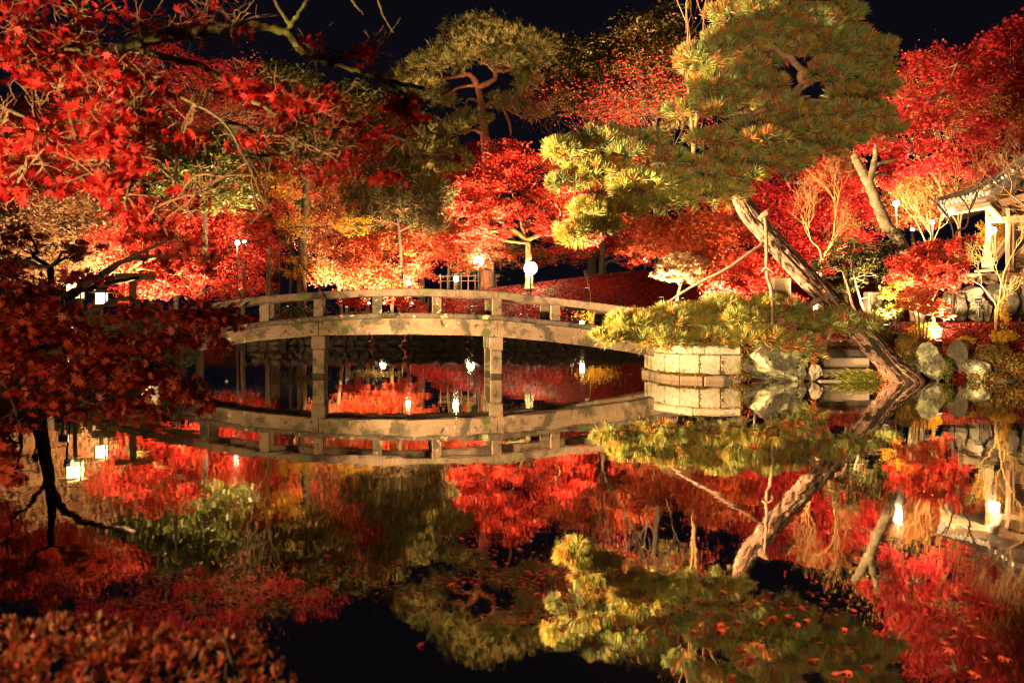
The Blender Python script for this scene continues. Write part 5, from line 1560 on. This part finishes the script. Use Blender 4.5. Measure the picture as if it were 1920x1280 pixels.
def hanging_maple(label, trunk, r, limbs, pads, n, size, mat, bark, seed, nparts, sg=.3, tilt=.8, twig_n=5, droop=.4, twig='bark_dark'):
    rng = np.random.default_rng(seed)
    tp = np.array([P(*q) if len(q) == 3 else q[0] for q in trunk])
    base = tp[0].copy(); base[2] = gz(base[0], base[1]) - .05
    root = empty('maple_tree', base, label, 'maple tree')
    pth = catmull(np.vstack([base, tp]), 6)
    tb = Buf(); tb.tube(pth, r * np.linspace(1.2, .5, len(pth)), 12, .06, rng); tb.out('trunk', M[bark], root, base, True)
    src, srr = list(pth[len(pth) // 3:]), list(r * np.linspace(1, .5, len(pth))[len(pth) // 3:])
    for L in limbs:
        lp = catmull(np.array([P(*q) for q in L[1:]]), 8)
        lp[1:-1] += rng.normal(size=lp[1:-1].shape) * L[0] * .12
        lr = L[0] * np.linspace(1, .3, len(lp))
        b = Buf(); b.tube(lp, lr * (1 + .12 * rng.normal(size=len(lr))), 9, .03, rng); b.out('branch', M[bark], root, base, True)
        src += list(lp); srr += list(lr)
    src, srr = np.array(src), np.array(srr)
    wb = Buf(); LP, LN = [], []
    ar = np.array([q[3] * q[4] * (q[5] if len(q) > 5 else 1) for q in pads], float); ar /= ar.sum()
    for q, fr in zip(pads, ar):
        C = P(*q[:3]); R = np.array([q[3], q[3] * .8, q[4]]) * q[2] / F
        m = max(8, int(n * fr)); ncl = max(5, m // 7)
        uu = unit(rng.normal(size=(ncl, 3)))
        cw = C + uu * (rng.random((ncl, 1)) ** .45) * R
        j = int(np.argmin(np.linalg.norm(src - C, axis=1)))
        lp = limb_path(src[j], C, rng, .06, .05, 5)
        wb.tube(lp, np.linspace(min(srr[j] * .7, .03), .006, len(lp)), 5)
        sel = rng.permutation(ncl)[:max(4, int(ncl * .7))]
        for i in sel:
            st = lp[int(rng.integers(len(lp) // 4, len(lp)))]
            wb.tube(limb_path(st, cw[i], rng, .05, .06, 4), np.linspace(.006, .0022, 10), 4)
        for _ in range(twig_n):
            st = lp[int(rng.integers(len(lp) // 3, len(lp)))]
            d = unit(rng.normal(size=3) + np.array([.5, 0, .1])) * R[0] * rng.uniform(.6, 1.9)
            tw = limb_path(st, st + d, rng, .05, .07, 4)
            wb.tube(tw, np.linspace(.0034, .0014, 10), 4)
            for e in (4, 6, 8):
                wb.tube(limb_path(tw[e], tw[e] + unit(d + rng.normal(size=3) * R[0]) * R[0] * .5, rng, .04, .06, 3), np.linspace(.0022, .001, 7), 3)
        kk = rng.integers(0, ncl, m)
        dl = rng.normal(size=(m, 3)) * np.array([1, 1, .5]) * sg * R[0] * .6
        LP.append(cw[kk] + dl)
        LN.append(np.array([0, -droop, .8]) + rng.normal(size=(m, 3)) * tilt)
    pos = np.concatenate(LP); nn = np.concatenate(LN)
    sz = size * rng.uniform(.7, 1.2, len(pos))
    wb.out('twigs', M[twig], root, base)["kind"] = 'stuff'
    leaf_parts(root, base, STAR7, pos, nn, sz, rng, mat, nparts, seed)
    return root


hanging_maple('shaded dark red maple spray hanging low across the left edge before the bridge end',
              [((np.array([-4.9, 5.9, .5])),), ((np.array([-4.7, 5.9, 1.2])),), ((np.array([-4.3, 5.9, 1.75])),), (-190, 560, 5.8), (-110, 540, 5.7)], .10,
              [(.028, (-110, 540, 5.7), (0, 575, 5.6), (100, 560, 5.5), (160, 535, 5.4), (215, 500, 5.3), (270, 470, 5.2), (340, 440, 5.2)),
               (.022, (-60, 560, 5.7), (60, 600, 5.5), (160, 585, 5.3), (230, 560, 5.2), (290, 580, 5.1), (380, 590, 5.0)),
               (.024, (-110, 560, 5.7), (20, 650, 5.4), (150, 660, 5.2), (240, 665, 5.1), (300, 695, 5.0), (370, 735, 4.9)),
               (.018, (160, 535, 5.4), (230, 490, 5.3), (300, 480, 5.2), (400, 480, 5.1)),
               (.018, (-60, 520, 5.6), (30, 490, 5.5), (90, 500, 5.4), (120, 470, 5.4)),
               (.016, (20, 650, 5.4), (110, 720, 5.1), (170, 755, 5.0), (250, 775, 4.9)),
               (.016, (-40, 640, 5.5), (20, 740, 5.2), (40, 820, 5.0), (30, 880, 4.9))],
              [(285, 435, 5.2, 55, 14, .9), (400, 488, 5.1, 65, 12, .8), (320, 478, 5.2, 50, 10, .8), (60, 535, 5.5, 70, 18, .9), (20, 580, 5.4, 60, 34, 1.1), (160, 525, 5.4, 50, 14, .8), (110, 590, 5.3, 75, 18, 1),
               (250, 590, 5.2, 50, 18, 1), (370, 595, 5.0, 65, 22, 1.2), (425, 600, 5.0, 40, 14, 1.2), (405, 640, 5.0, 28, 14, 1), (90, 640, 5.4, 100, 26, 1.1), (210, 660, 5.1, 85, 24, 1.1), (320, 640, 5.1, 55, 16, 1), (40, 680, 5.3, 80, 30, 1.1),
               (150, 705, 5.1, 80, 26, 1), (260, 705, 5.0, 65, 24, 1), (345, 735, 4.9, 45, 22, 1.1), (385, 765, 4.9, 20, 14, 1), (60, 740, 5.2, 50, 20, .9), (240, 760, 4.9, 55, 16, 1), (150, 765, 5.0, 60, 16, .8),
               (300, 785, 4.9, 40, 10, .8), (-5, 830, 4.9, 32, 40, 1.1), (25, 885, 4.8, 26, 26, 1), (50, 800, 4.9, 24, 12, .8), (-20, 640, 5.4, 40, 60, 1), (10, 500, 5.5, 40, 20, .7)],
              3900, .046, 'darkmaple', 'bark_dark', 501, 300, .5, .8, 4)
tree('maple_tree', 'dark trunked maple on the left bank whose trunk is mirrored black in the pond', 'maple tree', [(62, 768, 15.2), (78, 700, 15.1), (92, 620, 15), (98, 560, 15), (94, 500, 15)], .13,
     [(40, 440, 15.4, 60, 25), (150, 470, 15.2, 60, 22), (10, 480, 15.2, 50, 25)], 1200, .06, 'redorange', 'bark_dark', STAR5, 71, None,
     fork=[(.08, (95, 600, 15), (130, 555, 15), (190, 535, 15), (260, 520, 15)), (.05, (92, 625, 15), (60, 580, 15), (20, 550, 15))], twigs=2)

hanging_maple('near overhanging maple with mossy branches and bright red leaves across the upper left',
              [((np.array([-4.6, 4.6, .6])),), ((np.array([-4.4, 4.7, 1.8])),), ((np.array([-4.0, 4.7, 2.8])),), (-160, 120, 4.9), (-60, 105, 4.9)], .13,
              [(.036, (-60, 105, 4.9), (44, 97, 4.8), (120, 90, 4.8), (200, 97, 4.7), (245, 88, 4.7), (302, 70, 4.7), (370, 60, 4.6), (430, 52, 4.6), (487, 49, 4.6), (537, 62, 4.6), (564, 96, 4.6), (606, 113, 4.6), (660, 128, 4.6), (724, 152, 4.6), (795, 166, 4.6)),
               (.02, (255, 95, 4.65), (336, 114, 4.5), (382, 126, 4.4), (437, 165, 4.3), (487, 198, 4.2), (571, 232, 4.2), (601, 245, 4.2)),
               (.010, (60, 97, 4.8), (144, 93, 4.5), (235, 124, 4.3), (302, 158, 4.2), (340, 182, 4.1), (416, 226, 4.0), (457, 292, 4.0), (480, 340, 4.0), (502, 395, 4.0), (554, 480, 4.0), (598, 538, 4.0), (636, 596, 4.0)),
               (.014, (416, 226, 4.0), (487, 256, 4.1), (571, 330, 4.2), (610, 360, 4.2)),
               (.014, (235, 124, 4.3), (210, 200, 4.2), (245, 210, 4.1), (300, 200, 4.1)),
               (.02, (44, 97, 4.8), (70, 130, 4.5), (120, 180, 4.3), (140, 250, 4.2), (150, 280, 4.2)),
               (.016, (537, 62, 4.6), (560, 25, 4.6), (590, -20, 4.6)), (.014, (545, 50, 4.6), (520, 10, 4.6), (505, -20, 4.6)), (.012, (120, 90, 4.8), (146, 25, 4.8), (120, -10, 4.8)), (.01, (146, 28, 4.8), (170, -5, 4.8)),
               (.012, (724, 152, 4.6), (780, 200, 4.6), (800, 250, 4.6), (770, 330, 4.6)), (.010, (606, 113, 4.6), (700, 95, 4.6), (755, 30, 4.6)), (.010, (700, -40, 4.3), (715, 20, 4.3), (738, 62, 4.3)), (.010, (640, -40, 4.2), (660, 0, 4.2), (682, 28, 4.2)),
               (.012, (457, 292, 4.0), (520, 290, 4.1), (570, 270, 4.1)), (.012, (0, 200, 4.4), (60, 230, 4.3), (110, 300, 4.2))],
              [(40, 50, 4.8, 50, 30, .8), (100, 95, 4.7, 55, 22, 1), (20, 100, 4.6, 40, 22, 1.2), (70, 140, 4.5, 45, 22, .9), (130, 75, 4.6, 30, 16, 1), (200, 140, 4.3, 50, 26, 1.3), (250, 170, 4.2, 50, 28, 1.3), (110, 165, 4.3, 45, 22, .7),
               (180, 215, 4.2, 60, 26, 1), (260, 230, 4.1, 55, 30, 1.2), (210, 270, 4.1, 55, 26, 1.3), (150, 290, 4.2, 45, 26, .9), (260, 300, 4.0, 45, 24, 1.1), (80, 260, 4.3, 55, 30, .6), (200, 345, 4.0, 45, 22, 1), (150, 350, 4.1, 45, 22, .7), (240, 390, 4.0, 45, 20, .8), (270, 420, 4.0, 35, 14, .7),
               (340, 260, 4.1, 45, 22, .6), (450, 175, 4.2, 45, 22, .9), (500, 180, 4.2, 45, 22, .9), (560, 210, 4.2, 50, 22, .9), (610, 200, 4.2, 45, 24, .9), (640, 240, 4.3, 40, 22, .8), (480, 265, 4.1, 40, 20, .7), (560, 320, 4.1, 45, 22, .5), (630, 300, 4.1, 40, 18, .6),
               (60, 10, 4.7, 60, 16, .8), (160, 30, 4.7, 55, 16, .6), (260, 35, 4.7, 55, 16, .4), (380, 25, 4.6, 50, 14, .25), (340, 45, 4.6, 55, 18, .3), (440, 45, 4.6, 50, 16, .25), (590, 90, 4.6, 40, 18, .3), (690, 105, 4.6, 30, 14, .9), (750, 200, 4.6, 32, 22, 1.1), (770, 230, 4.6, 28, 22, 1.1), (730, 250, 4.6, 30, 16, .6), (850, 300, 4.6, 14, 8, .6), (735, 330, 4.6, 30, 18, .6),
               (470, 420, 3.9, 35, 10, .5), (510, 445, 3.9, 20, 12, .5), (-10, 300, 4.4, 50, 40, .8), (30, 360, 4.3, 40, 26, .6), (350, 370, 4.1, 35, 18, .5)],
              3600, .042, 'nearred', 'bark_moss', 502, 300, .66, .8, 16, .55, 'twig')

# ------------------------------------------------------------------ azalea bush in the left foreground


def azalea(label, C, R, n, mat, seed, nparts, size):
    rng = np.random.default_rng(seed)
    C = np.array(C); R = np.array(R)
    nb = n // 7
    uu = unit(rng.normal(size=(nb, 3)) + [0, -.2, .5])
    tips = uu * (rng.random((nb, 1)) ** .18) * R
    tips *= (1 + .22 * (vnoise(tips + C, 4.5) - .5))[:, None]
    tips += C
    k = 7
    d = unit(uu[:, None, :] * .9 + np.array([0, 0, .55]) + rng.normal(size=(nb, k, 3)) * .55)
    pos = (tips[:, None, :] + d * size * .8).reshape(-1, 3)
    d = d.reshape(-1, 3)
    nrm = unit(np.cross(d, rng.normal(size=d.shape)) + [0, 0, .6])
    nrm = unit(nrm - d * (nrm * d).sum(1, keepdims=True))
    base = np.array([C[0], C[1], gz(C[0], C[1])])
    root = empty('azalea_bush', base, label, 'bush')
    sz = size * rng.uniform(.65, 1.2, len(pos))
    dist = np.linalg.norm(pos - [0, 0, CAMZ], axis=1)
    px = pos[:, 0] / np.maximum(pos[:, 1], .1) * F + CX; py = YH - (pos[:, 2] - CAMZ) / np.maximum(pos[:, 1], .1) * F
    inside = (px > 0) & (px < 1920) & (py < 1280) & (uu.repeat(k, 0)[:, 1] < .25)
    order = np.argsort(np.where(inside, dist, dist + 100))
    a, b = order[:nparts], order[nparts:]
    side = np.cross(d, nrm)
    mes = [raw_mesh('leaf', *leaf_shape(OVAL, q), M[mat]) for q in range(3)]
    for q, i in enumerate(a):
        o = bpy.data.objects.new('leaf', mes[q % 3]); link(o, root)
        o.matrix_local = Matrix(np.column_stack([np.stack([side[i], d[i], nrm[i]], 1) * sz[i], pos[i] - base]).tolist() + [[0, 0, 0, 1]])
    Vv = pos[b][:, None, :] + sz[b][:, None, None] * (OVAL[None, :, 0, None] * side[b][:, None, :] + OVAL[None, :, 1, None] * d[b][:, None, :] + OVAL[None, :, 2, None] * nrm[b][:, None, :])
    mobj('leaves', Vv.reshape(-1, 3), np.arange(len(b) * 6).reshape(-1, 6), M[mat], root, base)["kind"] = 'stuff'
    sb = Buf()
    for i in rng.permutation(nb)[:110]:
        sb.tube(limb_path(base + [rng.normal() * .12, rng.normal() * .08, -.05], tips[i], rng, 0, .07, 4), np.linspace(.012, .003, 10), 4)
    sb.out('stems', M['bark'], root, base)["kind"] = 'stuff'


azalea('blurred azalea bush with bronze and red leaves filling the lower left foreground', (-1.18, 1.95, .34), (.95, .52, .49), 26000, 'azalea', 601, 300, .0145)
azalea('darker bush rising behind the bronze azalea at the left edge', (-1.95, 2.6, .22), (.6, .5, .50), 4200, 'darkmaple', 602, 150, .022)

# ------------------------------------------------------------------ leaves afloat on the pond
rng = np.random.default_rng(77)
fm = [raw_mesh('floating_leaf', *leaf_shape(STAR7, k), M['red']) for k in range(4)]
spots = []
for _ in range(52):
    spots.append((rng.uniform(1300, 1915), rng.uniform(1105, 1275)))
for _ in range(16):
    spots.append((rng.uniform(820, 1120), rng.uniform(985, 1150)))
for _ in range(16):
    spots.append((rng.uniform(130, 620), rng.uniform(1040, 1150)))
spots.append((788, 1210))
for k, (x, y) in enumerate(spots):
    D = CAMZ * F / (y - YH)
    o = bpy.data.objects.new('floating_leaf', fm[k % 4]); link(o)
    c = P(x, y, D)
    s = rng.uniform(.028, .048) * (1.1 if x > 1250 else 1)
    o.location = (c[0], c[1], .012); o.scale = (s, s, s)
    o.rotation_euler = (rng.normal() * .16, rng.normal() * .16, rng.uniform(0, 6.28))
    tag(o, 'single fallen maple leaf floating flat on the dark pond', 'leaf', 'maple leaves floating on the pond')
PX = []
for (cx_, cy_, sx_, sy_, n) in ((930, 1085, 60, 10, 120), (1050, 1075, 40, 6, 70), (900, 1020, 60, 18, 60), (350, 1125, 120, 14, 220), (250, 1085, 80, 10, 100), (520, 1070, 160, 14, 110), (720, 1110, 140, 14, 110), (1000, 1160, 60, 12, 80),
                                (1400, 1130, 130, 12, 110), (230, 760, 60, 3, 120), (330, 762, 60, 3, 100), (170, 855, 50, 8, 40), (160, 905, 60, 8, 40), (900, 745, 60, 30, 50), (1000, 720, 40, 20, 40), (400, 665, 60, 3, 60), (500, 672, 60, 3, 30), (240, 920, 150, 40, 90), (700, 800, 500, 60, 140), (1500, 820, 300, 60, 120), (1200, 1000, 300, 120, 120)):
    PX.append(np.column_stack([rng.normal(cx_, sx_, n), rng.normal(cy_, sy_, n)]))
PX = np.concatenate(PX)
PX = PX[(PX[:, 1] > 655) & (PX[:, 1] < 1275)]
D = CAMZ * F / (PX[:, 1] - YH)
pos = np.column_stack([(PX[:, 0] - CX) / F * D, D, np.full(len(D), .006)])
ok = ground(pos[:, 0], pos[:, 1]) < -.05
pos = pos[ok]
Vv, Ff = scatter(STAR5, pos, np.array([0, 0, 1.0]) + rng.normal(size=pos.shape) * .10, np.minimum(.05, .016 + .0018 * pos[:, 1]) * rng.uniform(.6, 1.2, len(pos)), rng)
Vv[:, 2] = np.maximum(Vv[:, 2], .002)
tag(mobj('floating_leaves', Vv, Ff, M['litter'], None, (0, 8, 0)), 'drifts of small fallen leaves and needles floating on the pond', 'floating leaves', kind='stuff')
